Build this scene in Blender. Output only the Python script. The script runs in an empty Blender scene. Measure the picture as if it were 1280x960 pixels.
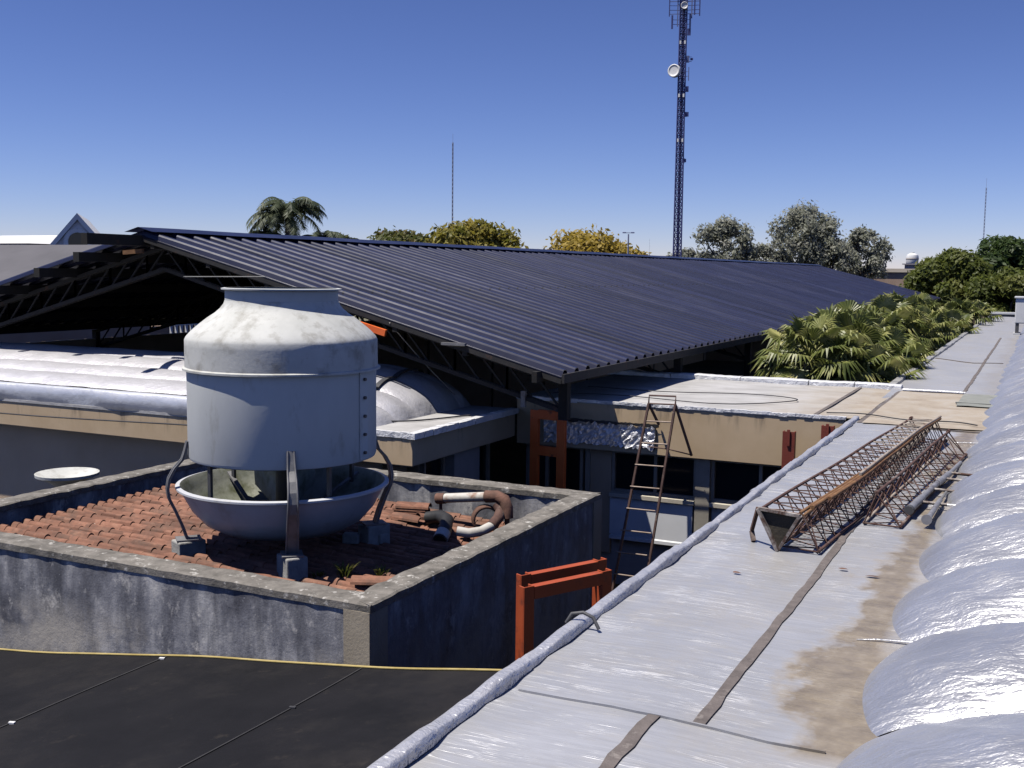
import bpy, math, random
import numpy as np
from mathutils import Vector, Matrix
random.seed(7); rng = np.random.default_rng(11)
sc = bpy.context.scene
col = sc.collection
R = math.radians
PI = math.pi

# ------------------------------------------------------------------ materials
def nd(nt, t, **kw):
    n = nt.nodes.new(t)
    for k, v in kw.items():
        setattr(n, k, v)
    return n
def lk(nt, a, b): nt.links.new(a, b)
def base_mat(name):
    m = bpy.data.materials.new(name); m.use_nodes = True
    nt = m.node_tree; b = nt.nodes['Principled BSDF']
    geo = nd(nt, 'ShaderNodeNewGeometry')
    return m, nt, b, geo.outputs['Position']
def noise(nt, pos, scale, detail=4, rough=.55, stretch=(1, 1, 1), off=(0, 0, 0)):
    mp = nd(nt, 'ShaderNodeMapping'); mp.inputs['Scale'].default_value = stretch; mp.inputs['Location'].default_value = off
    lk(nt, pos, mp.inputs['Vector'])
    n = nd(nt, 'ShaderNodeTexNoise'); n.inputs['Scale'].default_value = scale
    n.inputs['Detail'].default_value = detail; n.inputs['Roughness'].default_value = rough
    lk(nt, mp.outputs[0], n.inputs['Vector'])
    return n.outputs['Fac']
def ramp(nt, fac, stops):
    r = nd(nt, 'ShaderNodeValToRGB'); e = r.color_ramp.elements
    while len(e) < len(stops): e.new(.5)
    for el, (p, c) in zip(e, stops):
        el.position = p; el.color = (*c, 1) if len(c) == 3 else c
    lk(nt, fac, r.inputs[0])
    return r.outputs[0]
def g1(v): return (v, v, v)
def mixc(nt, fac, a, b, blend='MIX'):
    m = nd(nt, 'ShaderNodeMix', data_type='RGBA', blend_type=blend)
    for sock, v in ((m.inputs[0], fac), (m.inputs[6], a), (m.inputs[7], b)):
        if isinstance(v, (int, float)): sock.default_value = v
        elif isinstance(v, tuple): sock.default_value = (*v, 1)
        else: lk(nt, v, sock)
    return m.outputs[2]
def mth(nt, op, a, b=None, clamp=False):
    m = nd(nt, 'ShaderNodeMath', operation=op); m.use_clamp = clamp
    for s, v in zip(m.inputs, (a, b)):
        if v is None: continue
        if isinstance(v, (int, float)): s.default_value = v
        else: lk(nt, v, s)
    return m.outputs[0]
def bump(nt, b, h, strength, dist=.02, prev=None):
    n = nd(nt, 'ShaderNodeBump'); n.inputs['Strength'].default_value = strength; n.inputs['Distance'].default_value = dist
    lk(nt, h, n.inputs['Height'])
    if prev is not None: lk(nt, prev, n.inputs['Normal'])
    lk(nt, n.outputs[0], b.inputs['Normal'])
    return n.outputs[0]

def weathered(name, c1, c2, scale=3, rough=.7, metal=0, bmp=.2, bscale=40, stretch=(1, 1, 1), c3=None, s3=9, t3=(.55, .7), stretch3=(1, 1, 1)):
    m, nt, b, pos = base_mat(name)
    f = noise(nt, pos, scale, 6, .6, stretch)
    c = ramp(nt, f, [(.32, c1), (.68, c2)])
    if c3:
        k = ramp(nt, noise(nt, pos, s3, 6, .65, stretch3, (3, 7, 1)), [(t3[0], g1(0)), (t3[1], g1(1))])
        c = mixc(nt, k, c, c3)
    lk(nt, c, b.inputs['Base Color'])
    b.inputs['Roughness'].default_value = rough; b.inputs['Metallic'].default_value = metal
    if bmp: bump(nt, b, noise(nt, pos, bscale, 4), bmp, .01)
    return m

def leafmat(name, c1, c2, c3, scale=1.2, trans=.45, rough=.55):
    m, nt, b, pos = base_mat(name)
    f = noise(nt, pos, scale, 3, .6)
    c = ramp(nt, f, [(.3, c1), (.5, c2), (.72, c3)])
    lk(nt, c, b.inputs['Base Color']); b.inputs['Roughness'].default_value = rough
    t = nd(nt, 'ShaderNodeBsdfTranslucent'); lk(nt, c, t.inputs['Color'])
    mx = nd(nt, 'ShaderNodeMixShader'); mx.inputs[0].default_value = trans
    lk(nt, b.outputs[0], mx.inputs[1]); lk(nt, t.outputs[0], mx.inputs[2])
    lk(nt, mx.outputs[0], nt.nodes['Material Output'].inputs['Surface'])
    return m

MT = {}
def make_foil_flat(name, stain):
    m, nt, b, pos = base_mat(name)
    sp = nd(nt, 'ShaderNodeSeparateXYZ'); lk(nt, pos, sp.inputs[0])
    X, Y = sp.outputs['X'], sp.outputs['Y']
    big = noise(nt, pos, .9, 5, .6)
    tone = ramp(nt, big, [(.3, (.36, .365, .385)), (.7, (.46, .465, .49))])
    # wrinkles running across the walkway
    w1 = noise(nt, pos, 1, 5, .62, (1.1, 13, 1))
    w2 = noise(nt, pos, 1, 3, .55, (7, 60, 20), (4, 1, 0))
    w3 = noise(nt, pos, 22, 3, .6)
    c1_ = ramp(nt, noise(nt, pos, 1, 4, .6, (1.0, 11, 1), (3, 0, 2)), [(.478, g1(0)), (.5, g1(1)), (.522, g1(0))])
    c2_ = ramp(nt, noise(nt, pos, 1, 3, .6, (1.6, 23, 1), (7, 3, 1)), [(.47, g1(0)), (.5, g1(1)), (.53, g1(0))])
    gate = ramp(nt, noise(nt, pos, 2.2, 4, .7, (1, 1, 1), (1, 8, 1)), [(.44, g1(0)), (.64, g1(1))])
    crease = mth(nt, 'MULTIPLY', mth(nt, 'MAXIMUM', c1_, mth(nt, 'MULTIPLY', c2_, .35)), gate)
    grime = ramp(nt, noise(nt, pos, 5, 6, .7, (.5, 1.6, 1), (9, 2, 0)), [(.5, g1(0)), (.78, g1(1))])
    c = mixc(nt, mth(nt, 'MULTIPLY', grime, .55), tone, (.33, .31, .29))
    fine = ramp(nt, noise(nt, pos, 1, 5, .7, (2.2, 30, 1), (2, 9, 0)), [(.4, g1(.90)), (.62, g1(1.04))])
    c = mixc(nt, .9, c, fine, 'MULTIPLY')
    sandy = ramp(nt, noise(nt, pos, 1.1, 6, .7, (1, .5, 1), (3, 3, 3)), [(.5, g1(0)), (.72, g1(1))])
    c = mixc(nt, mth(nt, 'MULTIPLY', sandy, .45), c, (.44, .39, .31))
    specks = ramp(nt, noise(nt, pos, 24, 4, .75, (.6, 1, 1), (2, 2, 5)), [(.68, g1(0)), (.74, g1(1))])
    c = mixc(nt, mth(nt, 'MULTIPLY', specks, .5), c, (.20, .17, .14))
    c = mixc(nt, mth(nt, 'MULTIPLY', crease, .55), c, (.82, .82, .84))  # glints along the folds painted in as pale lines, with some fold wear
    mask = None
    if stain:
        n1 = noise(nt, pos, 1.3, 5, .6, (1, .7, 1), (2, 5, 0))
        n2 = noise(nt, pos, 6, 4, .6)
        # brown silt in the gutter beside the vaults
        edge = mth(nt, 'ADD', mth(nt, 'MULTIPLY', n1, 1.15), mth(nt, 'MULTIPLY', n2, .3))
        lim = mth(nt, 'SUBTRACT', mth(nt, 'ADD', edge, X), -.30)       # X + edge > -.14 -> silt
        m1 = mth(nt, 'MULTIPLY', lim, 7, True)
        apr = mth(nt, 'MULTIPLY', mth(nt, 'MULTIPLY', mth(nt, 'ADD', X, mth(nt, 'ADD', .63, mth(nt, 'MULTIPLY', n2, .16))), 14, True), mth(nt, 'MULTIPLY', mth(nt, 'SUBTRACT', Y, 5.7), 3, True))
        m1 = mth(nt, 'MULTIPLY', m1, mth(nt, 'SUBTRACT', 1, mth(nt, 'MULTIPLY', apr, .6)))
        dryY = mth(nt, 'MULTIPLY', mth(nt, 'SUBTRACT', 16.5, Y), 1.2, True)
        near = mth(nt, 'MULTIPLY', mth(nt, 'SUBTRACT', Y, 4.35), 6, True)
        m1 = mth(nt, 'MULTIPLY', mth(nt, 'MULTIPLY', m1, dryY), mth(nt, 'ADD', mth(nt, 'MULTIPLY', near, .85), .15))
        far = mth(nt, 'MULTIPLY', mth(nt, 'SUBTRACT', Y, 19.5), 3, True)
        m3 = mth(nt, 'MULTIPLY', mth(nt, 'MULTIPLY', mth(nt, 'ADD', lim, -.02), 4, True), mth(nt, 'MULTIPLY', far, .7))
        mask = mth(nt, 'ADD', m1, m3, True)
        mask = mth(nt, 'MULTIPLY', mask, .88)
        silt = ramp(nt, noise(nt, pos, 7, 6, .65), [(.3, (.15, .115, .075)), (.55, (.25, .20, .135)), (.75, (.34, .29, .22))])
        c = mixc(nt, mask, c, silt)
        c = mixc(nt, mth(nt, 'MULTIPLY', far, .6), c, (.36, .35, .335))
    lk(nt, c, b.inputs['Base Color'])
    if mask is not None:
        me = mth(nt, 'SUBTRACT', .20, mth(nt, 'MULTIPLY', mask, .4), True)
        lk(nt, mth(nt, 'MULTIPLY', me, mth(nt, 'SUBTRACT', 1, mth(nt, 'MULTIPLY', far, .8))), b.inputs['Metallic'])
    else:
        b.inputs['Metallic'].default_value = .6
    rg = mth(nt, 'ADD', .34, mth(nt, 'MULTIPLY', grime, .3)); lk(nt, rg, b.inputs['Roughness'])
    p = bump(nt, b, w1, .10, .02)
    p = bump(nt, b, crease, .45, .010, p)
    p = bump(nt, b, w2, .12, .006, p)
    bump(nt, b, w3, .12, .006, p)
    return m
MT['foil'] = make_foil_flat('aluminium_membrane', True)

def make_foil(name, c1, c2, rough, b1, b2, metal=.8, stretch=(1, 1, 1)):
    m, nt, b, pos = base_mat(name)
    f = noise(nt, pos, 1.5, 5, .6)
    c = ramp(nt, f, [(.3, c1), (.7, c2)])
    dirt = ramp(nt, noise(nt, pos, 4, 6, .7, (1, 1, 1), (5, 1, 3)), [(.52, g1(0)), (.8, g1(1))])
    c = mixc(nt, mth(nt, 'MULTIPLY', dirt, .4), c, (.36, .34, .32))
    lk(nt, c, b.inputs['Base Color'])
    b.inputs['Metallic'].default_value = metal
    lk(nt, mth(nt, 'ADD', rough, mth(nt, 'MULTIPLY', dirt, .2)), b.inputs['Roughness'])
    p = bump(nt, b, noise(nt, pos, 5, 5, .6, stretch), b1, .09)
    v = nd(nt, 'ShaderNodeTexVoronoi', feature='DISTANCE_TO_EDGE'); v.inputs['Scale'].default_value = 8
    wv = nd(nt, 'ShaderNodeVectorMath', operation='ADD'); lk(nt, pos, wv.inputs[0])
    nn = nd(nt, 'ShaderNodeTexNoise'); nn.inputs['Scale'].default_value = 6; lk(nt, pos, nn.inputs['Vector'])
    lk(nt, nn.outputs['Color'], wv.inputs[1]); lk(nt, wv.outputs[0], v.inputs['Vector'])
    p = bump(nt, b, v.outputs['Distance'], b2, .02, p)
    bump(nt, b, noise(nt, pos, 38, 3, .6), .10, .006, p)
    return m
MT['vault'] = make_foil('crinkled_foil', (.56, .56, .57), (.71, .71, .72), .39, .42, .14, .78, (.55, 1.5, 1))
MT['vaultw'] = make_foil('bright_foil', (.58, .57, .60), (.70, .69, .72), .42, .25, .2, .45)
MT['upstand'] = make_foil('smooth_upstand_foil', (.50, .52, .58), (.62, .64, .70), .45, .2, .05, .3)
MT['lip'] = make_foil('lip_foil', (.52, .52, .55), (.66, .66, .69), .36, .5, .35, .5)
MT['edgefoil'] = make_foil('white_edge_foil', (.75, .75, .76), (.88, .88, .88), .45, .6, .3, .2)
MT['patchfoil'] = make_foil('torn_foil_patch', (.62, .62, .66), (.74, .74, .78), .34, .6, .5, .3)
MT['tape'] = weathered('bitumen_strip', (.10, .085, .08), (.17, .145, .135), 8, .9, 0, .5, 60, c3=(.28, .25, .23), s3=14, t3=(.58, .75))

# roof of the courtyard building: pale, dusty membrane turning tan beside the walkway
def make_tanroof():
    m, nt, b, pos = base_mat('dusty_roof_membrane')
    sp = nd(nt, 'ShaderNodeSeparateXYZ'); lk(nt, pos, sp.inputs[0])
    f = noise(nt, pos, 1.3, 6, .62, (1, 1.8, 1))
    c = ramp(nt, f, [(.3, (.33, .32, .31)), (.55, (.44, .43, .42)), (.75, (.52, .51, .51))])
    k = mth(nt, 'MULTIPLY', mth(nt, 'ADD', mth(nt, 'ADD', sp.outputs['X'], 3.3), mth(nt, 'MULTIPLY', noise(nt, pos, 2, 5, .6, (1, 1, 1), (4, 4, 4)), 1.6)), .55, True)
    tan = ramp(nt, noise(nt, pos, 2.2, 6, .65), [(.3, (.26, .19, .12)), (.5, (.37, .30, .21)), (.72, (.42, .38, .33))])
    c = mixc(nt, mth(nt, 'MULTIPLY', k, .75), c, tan)
    lk(nt, c, b.inputs['Base Color']); b.inputs['Roughness'].default_value = .7
    bump(nt, b, noise(nt, pos, 12, 5), .35, .02)
    return m
MT['tanroof'] = make_tanroof()
MT['patch'] = weathered('green_grey_patch', (.20, .21, .185), (.28, .285, .26), 4, .7, 0, .3)

# tan plaster with dark runs below the roof edge
def make_tan(name, top):
    m, nt, b, pos = base_mat(name)
    sp = nd(nt, 'ShaderNodeSeparateXYZ'); lk(nt, pos, sp.inputs[0])
    c = ramp(nt, noise(nt, pos, 1.6, 5, .6), [(.3, (.52, .385, .235)), (.7, (.61, .465, .30))])
    runs = ramp(nt, noise(nt, pos, 1, 5, .7, (5, 5, .8)), [(.54, g1(0)), (.74, g1(1))])
    d = mth(nt, 'MULTIPLY', mth(nt, 'ADD', mth(nt, 'SUBTRACT', sp.outputs['Z'], top), .34), 3.2, True)
    c = mixc(nt, mth(nt, 'MULTIPLY', mth(nt, 'MULTIPLY', runs, d), .85), c, (.085, .07, .06))
    spots = ramp(nt, noise(nt, pos, 9, 4, .7, (1, 1, .6), (2, 2, 2)), [(.66, g1(0)), (.74, g1(1))])
    c = mixc(nt, mth(nt, 'MULTIPLY', spots, .35), c, (.2, .15, .1))
    lk(nt, c, b.inputs['Base Color']); b.inputs['Roughness'].default_value = .85
    bump(nt, b, noise(nt, pos, 60, 3), .2, .004)
    return m
MT['tan0'] = make_tan('tan_plaster', 0.0)
MT['tanw'] = make_tan('tan_plaster_stained', -.2)

# mouldy concrete of the tank house
def make_mould(name, dark=1.0):
    m, nt, b, pos = base_mat(name)
    sp = nd(nt, 'ShaderNodeSeparateXYZ'); lk(nt, pos, sp.inputs[0])
    c = ramp(nt, noise(nt, pos, 2.4, 7, .68, (1, 1, .55)), [(.34, (.085, .085, .10)), (.5, (.22, .22, .24)), (.66, (.48, .47, .47))])
    st = ramp(nt, noise(nt, pos, 1, 6, .7, (3.6, 3.6, .5), (1, 2, 3)), [(.45, g1(0)), (.66, g1(1))])
    c = mixc(nt, mth(nt, 'MULTIPLY', st, .75), c, (.05, .052, .065))
    lt = ramp(nt, noise(nt, pos, 5, 7, .75, (1, 1, .7), (6, 1, 8)), [(.56, g1(0)), (.68, g1(1))])
    c = mixc(nt, mth(nt, 'MULTIPLY', lt, .85), c, (.62, .59, .55))
    low = mth(nt, 'MULTIPLY', mth(nt, 'SUBTRACT', -.88, sp.outputs['Z']), 3, True)
    lo2 = mth(nt, 'MULTIPLY', low, ramp(nt, noise(nt, pos, 1.7, 5, .6, (1, 1, 1), (3, 3, 1)), [(.42, g1(0)), (.6, g1(1))]))
    c = mixc(nt, mth(nt, 'MULTIPLY', lo2, .8), c, (.46, .42, .36))
    sp2 = ramp(nt, noise(nt, pos, 26, 4, .7), [(.66, g1(0)), (.72, g1(1))])
    c = mixc(nt, mth(nt, 'MULTIPLY', sp2, .6), c, (.6, .58, .55))
    lk(nt, c, b.inputs['Base Color']); b.inputs['Roughness'].default_value = .92
    p = bump(nt, b, noise(nt, pos, 7, 5, .6), .28, .03)
    bump(nt, b, noise(nt, pos, 50, 4, .6), .35, .006, p)
    return m
MT['mould'] = make_mould('mouldy_render')
MT['coping'] = weathered('lichen_concrete', (.095, .087, .075), (.235, .215, .19), 7, .9, 0, .6, 35, c3=(.56, .54, .5), s3=13, t3=(.58, .70))
MT['beige'] = weathered('beige_render', (.30, .255, .19), (.40, .345, .26), 3, .9, 0, .3)

def make_tile():
    m, nt, b, pos = base_mat('terracotta_tiles')
    c = ramp(nt, noise(nt, pos, 6, 4, .7, (1, 2, 1)), [(.28, (.16, .075, .048)), (.5, (.24, .108, .068)), (.75, (.325, .172, .112))])
    v = nd(nt, 'ShaderNodeTexVoronoi'); v.inputs['Scale'].default_value = 1
    mp = nd(nt, 'ShaderNodeMapping'); mp.inputs['Scale'].default_value = (3.45, 6.9, .2); lk(nt, pos, mp.inputs[0]); lk(nt, mp.outputs[0], v.inputs['Vector'])
    v.inputs['Randomness'].default_value = .25
    hv = ramp(nt, v.outputs['Color'], [(.2, g1(.6)), (.8, g1(1.25))])
    c = mixc(nt, .8, c, hv, 'MULTIPLY')
    k = ramp(nt, noise(nt, pos, 3, 6, .75, (1, 1, 1), (5, 5, 5)), [(.48, g1(0)), (.68, g1(1))])
    c = mixc(nt, mth(nt, 'MULTIPLY', k, .75), c, (.09, .065, .05))
    w = ramp(nt, noise(nt, pos, 14, 4, .7), [(.68, g1(0)), (.74, g1(1))])
    c = mixc(nt, mth(nt, 'MULTIPLY', w, .5), c, (.55, .45, .38))
    lk(nt, c, b.inputs['Base Color']); b.inputs['Roughness'].default_value = .85
    bump(nt, b, noise(nt, pos, 50, 4), .4, .006)
    return m
MT['tile'] = make_tile()

MT['tank'] = weathered('aged_white_fibreglass', (.53, .545, .535), (.62, .635, .62), 1.6, .72, 0, .08, 30, (1, 1, .5), c3=(.38, .37, .32), s3=3.2, t3=(.58, .78), stretch3=(1.4, 1.4, .45))
MT['tankdirty'] = weathered('grimy_fibreglass', (.47, .475, .445), (.62, .62, .59), 2.2, .72, 0, .15, 30, c3=(.27, .255, .22), s3=5, t3=(.5, .75))
MT['basin'] = weathered('white_basin_fibreglass', (.50, .51, .54), (.62, .63, .65), 2, .4, 0, .1, 30, c3=(.36, .34, .3), s3=4, t3=(.56, .78), stretch3=(1, 1, .6))
MT['basin_in'] = weathered('algae_stained_basin', (.28, .30, .25), (.42, .43, .36), 3, .6, 0, .2, 30, c3=(.11, .12, .06), s3=4, t3=(.45, .7))
MT['galv'] = weathered('dull_galvanised_steel', (.16, .16, .165), (.25, .245, .245), 8, .6, .3, .1, 60, c3=(.13, .085, .06), s3=7, t3=(.6, .78))
MT['darkmetal'] = weathered('dark_grey_steel', (.07, .07, .075), (.11, .11, .115), 6, .6, .3, .1)
MT['block'] = weathered('concrete_block', (.26, .255, .24), (.42, .41, .385), 9, .9, 0, .5)
MT['roofsheet'] = None
def make_sheet():
    m, nt, b, pos = base_mat('dark_corrugated_sheet')
    c = ramp(nt, noise(nt, pos, .8, 6, .65, (.5, 2, 1)), [(.3, (.010, .012, .035)), (.7, (.018, .021, .055))])
    k = ramp(nt, noise(nt, pos, .7, 5, .7, (.4, 1.2, 1), (3, 3, 3)), [(.5, g1(0)), (.8, g1(1))])
    c = mixc(nt, mth(nt, 'MULTIPLY', k, .45), c, (.07, .07, .095))
    sp = nd(nt, 'ShaderNodeSeparateXYZ'); lk(nt, pos, sp.inputs[0])
    wn = nd(nt, 'ShaderNodeTexWhiteNoise', noise_dimensions='1D'); lk(nt, mth(nt, 'FLOOR', mth(nt, 'DIVIDE', mth(nt, 'SUBTRACT', sp.outputs['Y'], 14.2), .86)), wn.inputs['W'])
    c = mixc(nt, 1.0, c, ramp(nt, wn.outputs['Value'], [(0, g1(.78)), (1, g1(1.35))]), 'MULTIPLY')
    lap = mth(nt, 'LESS_THAN', mth(nt, 'ABSOLUTE', mth(nt, 'ADD', sp.outputs['X'], 10.15)), .018)
    c = mixc(nt, mth(nt, 'MULTIPLY', lap, .8), c, (.004, .004, .006))
    r2 = ramp(nt, noise(nt, pos, 1, 5, .7, (.35, 4, 1), (5, 1, 9)), [(.6, g1(0)), (.74, g1(1))])
    c = mixc(nt, mth(nt, 'MULTIPLY', r2, .18), c, (.05, .035, .032))
    w = ramp(nt, noise(nt, pos, 1.4, 3, .6, (1, 3, 1), (8, 3, 3)), [(.755, g1(0)), (.78, g1(1))])
    c = mixc(nt, w, c, (.42, .36, .35))
    lk(nt, c, b.inputs['Base Color']); b.inputs['Roughness'].default_value = .36; b.inputs['Specular IOR Level'].default_value = .45
    bump(nt, b, noise(nt, pos, 1.5, 3, .5, (1, 1.5, 1)), .2, .05)
    return m
MT['roofsheet'] = make_sheet()
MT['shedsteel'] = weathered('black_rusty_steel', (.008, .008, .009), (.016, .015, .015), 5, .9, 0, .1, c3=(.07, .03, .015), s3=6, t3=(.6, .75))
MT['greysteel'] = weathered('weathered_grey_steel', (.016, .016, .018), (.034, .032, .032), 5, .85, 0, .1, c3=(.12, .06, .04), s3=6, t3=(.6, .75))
MT['net'] = None
def make_net():
    m, nt, b, pos = base_mat('black_shade_mesh')
    c = ramp(nt, noise(nt, pos, 1.1, 5, .65), [(.35, (.006, .006, .008)), (.7, (.012, .0115, .014))])
    k = ramp(nt, noise(nt, pos, 4, 6, .75), [(.6, g1(0)), (.78, g1(1))])
    c = mixc(nt, mth(nt, 'MULTIPLY', k, .6), c, (.045, .038, .032))
    k2 = ramp(nt, noise(nt, pos, .9, 6, .7, (1, 1, 1), (5, 3, 2)), [(.5, g1(0)), (.68, g1(1))])
    c = mixc(nt, mth(nt, 'MULTIPLY', k2, .5), c, (.028, .025, .024))
    lk(nt, c, b.inputs['Base Color']); b.inputs['Roughness'].default_value = .85; b.inputs['Specular IOR Level'].default_value = .2
    p = bump(nt, b, noise(nt, pos, 1.5, 3), .25, .06)
    ch = nd(nt, 'ShaderNodeTexChecker'); ch.inputs['Scale'].default_value = 260; lk(nt, pos, ch.inputs['Vector'])
    bump(nt, b, ch.outputs['Fac'], .15, .002, p)
    return m
MT['net'] = make_net()
MT['seam'] = weathered('grey_stitching', (.035, .034, .036), (.06, .058, .06), 10, .8)
MT['yellow'] = weathered('yellow_cord', (.36, .27, .08), (.48, .38, .15), 6, .7)
MT['white'] = weathered('white_paint', (.70, .70, .70), (.8, .8, .79), 3, .6)
MT['orange'] = weathered('orange_red_paint', (.88, .15, .03), (.95, .20, .045), 3, .5, 0, .1, c3=(.18, .05, .03), s3=6, t3=(.62, .76))
MT['orangeshaded'] = weathered('shaded_orange_paint', (.34, .06, .018), (.44, .085, .028), 3, .55, 0, .1, c3=(.09, .03, .02), s3=5, t3=(.58, .74))  # orange paint darkened to carry the lower portal's shade, with rust spots
MT['redoxide'] = weathered('red_oxide_primer', (.17, .032, .02), (.22, .045, .027), 3, .6, c3=(.10, .03, .02), s3=6, t3=(.6, .76))
MT['rust'] = weathered('rusty_steel', (.075, .037, .032), (.14, .078, .06), 9, .85, .1, .4, 70, c3=(.26, .21, .18), s3=5, t3=(.56, .7))
MT['rustbrown'] = weathered('brown_rust', (.16, .075, .034), (.27, .145, .065), 7, .85, .1, .4, 70, c3=(.13, .055, .035), s3=6, t3=(.55, .7))
MT['rustpale'] = weathered('pale_worn_steel', (.28, .23, .19), (.44, .38, .32), 7, .8, .1, .3, 70, c3=(.20, .09, .05), s3=6, t3=(.52, .7))
MT['plate'] = weathered('dirty_end_plate', (.035, .03, .022), (.075, .062, .046), 6, .85, 0, .4, 40)
MT['platewhite'] = weathered('flaking_white_edge', (.22, .19, .17), (.55, .51, .47), 14, .8, 0, .3, c3=(.10, .055, .04), s3=8, t3=(.42, .58))
MT['greypipe'] = weathered('grey_pipe', (.22, .22, .24), (.34, .34, .36), 8, .5, .3, .1, c3=(.13, .10, .09), s3=7, t3=(.56, .72))
MT['whitepipe'] = weathered('stained_pale_pipe', (.48, .45, .4), (.63, .61, .57), 6, .6, 0, .2, c3=(.26, .13, .08), s3=5, t3=(.54, .7))
MT['oldpipe'] = weathered('dark_rusted_pipe', (.10, .055, .04), (.2, .10, .07), 8, .85, 0, .4)
MT['blackpipe'] = weathered('black_rubber_hose', (.012, .012, .013), (.03, .03, .03), 8, .6)
MT['panelwhite'] = weathered('white_panel', (.74, .75, .76), (.82, .83, .84), 2, .55, 0, .05)
MT['greywall'] = weathered('grey_plaster', (.42, .38, .35), (.52, .48, .45), 1.5, .85, 0, .2)
MT['tanwall'] = weathered('tan_render', (.50, .37, .245), (.58, .44, .30), 1.3, .9, 0, .2)  # plain tan wall paint, like the fascia
MT['sill'] = weathered('cream_sill', (.5, .45, .36), (.6, .55, .45), 5, .8)
MT['frame'] = weathered('beige_frame', (.30, .27, .22), (.38, .35, .29), 5, .7)
def make_glass():
    m, nt, b, pos = base_mat('dark_window_glass')
    b.inputs['Base Color'].default_value = (.018, .02, .021, 1); b.inputs['Roughness'].default_value = .12
    bump(nt, b, noise(nt, pos, 2, 2), .05, .02)
    return m
MT['glass'] = make_glass()
MT['paver'] = weathered('courtyard_concrete', (.24, .23, .22), (.36, .35, .33), 2, .9, 0, .3, 30, c3=(.14, .13, .12), s3=2, t3=(.55, .75))
MT['ground'] = weathered('dry_grass_ground', (.07, .085, .03), (.16, .14, .08), .25, .95, 0, .3, 3, c3=(.22, .19, .14), s3=.12, t3=(.5, .65))
MT['bluemast'] = weathered('blue_mast_paint', (.045, .05, .17), (.075, .085, .24), 1.5, .6, 0, 0)
MT['antgrey'] = weathered('grey_antenna', (.14, .16, .30), (.2, .22, .36), 2, .6, 0, 0)
MT['dish'] = weathered('white_dish', (.72, .71, .68), (.8, .79, .76), 1, .5, 0, 0)
MT['mastgrey'] = weathered('thin_mast_paint', (.24, .26, .36), (.34, .36, .46), .5, .6, 0, 0)
MT['whitewall'] = weathered('white_facade', (.70, .69, .68), (.8, .79, .78), .4, .8, 0, 0)
MT['lilacwall'] = weathered('pale_grey_facade', (.29, .275, .31), (.36, .34, .375), .4, .8, 0, 0)
MT['gablewall'] = weathered('pale_lilac_gable', (.84, .82, .84), (.88, .86, .88), .4, .8, 0, 0)
MT['greyroof'] = weathered('grey_roof_sheet', (.075, .072, .08), (.105, .10, .11), .5, .7, 0, 0)
MT['brickfar'] = weathered('brown_facade', (.32, .22, .16), (.42, .31, .24), .5, .85, 0, 0)
MT['creamfar'] = weathered('cream_parapet', (.55, .48, .38), (.64, .57, .46), .5, .85, 0, 0)
MT['bark'] = weathered('bark', (.10, .075, .055), (.2, .16, .12), 6, .95, 0, .5, 20, (1, 1, .3))
MT['lmango'] = leafmat('yellowing_leaves', (.13, .14, .025), (.29, .25, .04), (.42, .32, .06), .9)
MT['lmangod'] = leafmat('olive_leaves', (.065, .085, .022), (.13, .14, .035), (.20, .12, .05), .6)
MT['lmangoy'] = leafmat('golden_leaves', (.24, .19, .03), (.42, .30, .045), (.52, .38, .07), .9)
MT['lsilver'] = leafmat('silver_leaves', (.23, .245, .17), (.33, .34, .27), (.46, .45, .39), 1.1, .5)
MT['lgreen'] = leafmat('green_leaves', (.09, .115, .025), (.15, .18, .04), (.24, .24, .065), .45, .55)
MT['lgreend'] = leafmat('dark_green_leaves', (.05, .085, .025), (.085, .135, .04), (.13, .17, .055), .5, .55)
MT['lqueen'] = leafmat('feather_palm_leaves', (.045, .065, .035), (.10, .125, .065), (.18, .20, .11), 1.3)
MT['lfan'] = leafmat('fan_palm_leaves', (.06, .085, .018), (.19, .215, .055), (.56, .52, .20), 2.0, .3, .42)
MT['lweed'] = leafmat('weed_leaves', (.06, .09, .02), (.12, .13, .03), (.2, .17, .06), 9)
MT['fandead'] = weathered('dead_fronds', (.13, .095, .055), (.22, .17, .10), 4, .9, 0, 0)
MT['cable'] = weathered('dark_cable', (.03, .03, .035), (.06, .06, .065), 3, .7, 0, 0)
MT['wire'] = weathered('pale_wire', (.2, .2, .2), (.3, .3, .28), 3, .5, .3, 0)
MT['ladder'] = weathered('rusty_ladder_steel', (.085, .05, .045), (.15, .09, .075), 6, .75, .1, .2, c3=(.3, .24, .2), s3=7, t3=(.6, .72))
MT['rung'] = weathered('worn_ladder_rungs', (.25, .18, .14), (.42, .34, .28), 6, .65, .1, .2)

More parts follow.
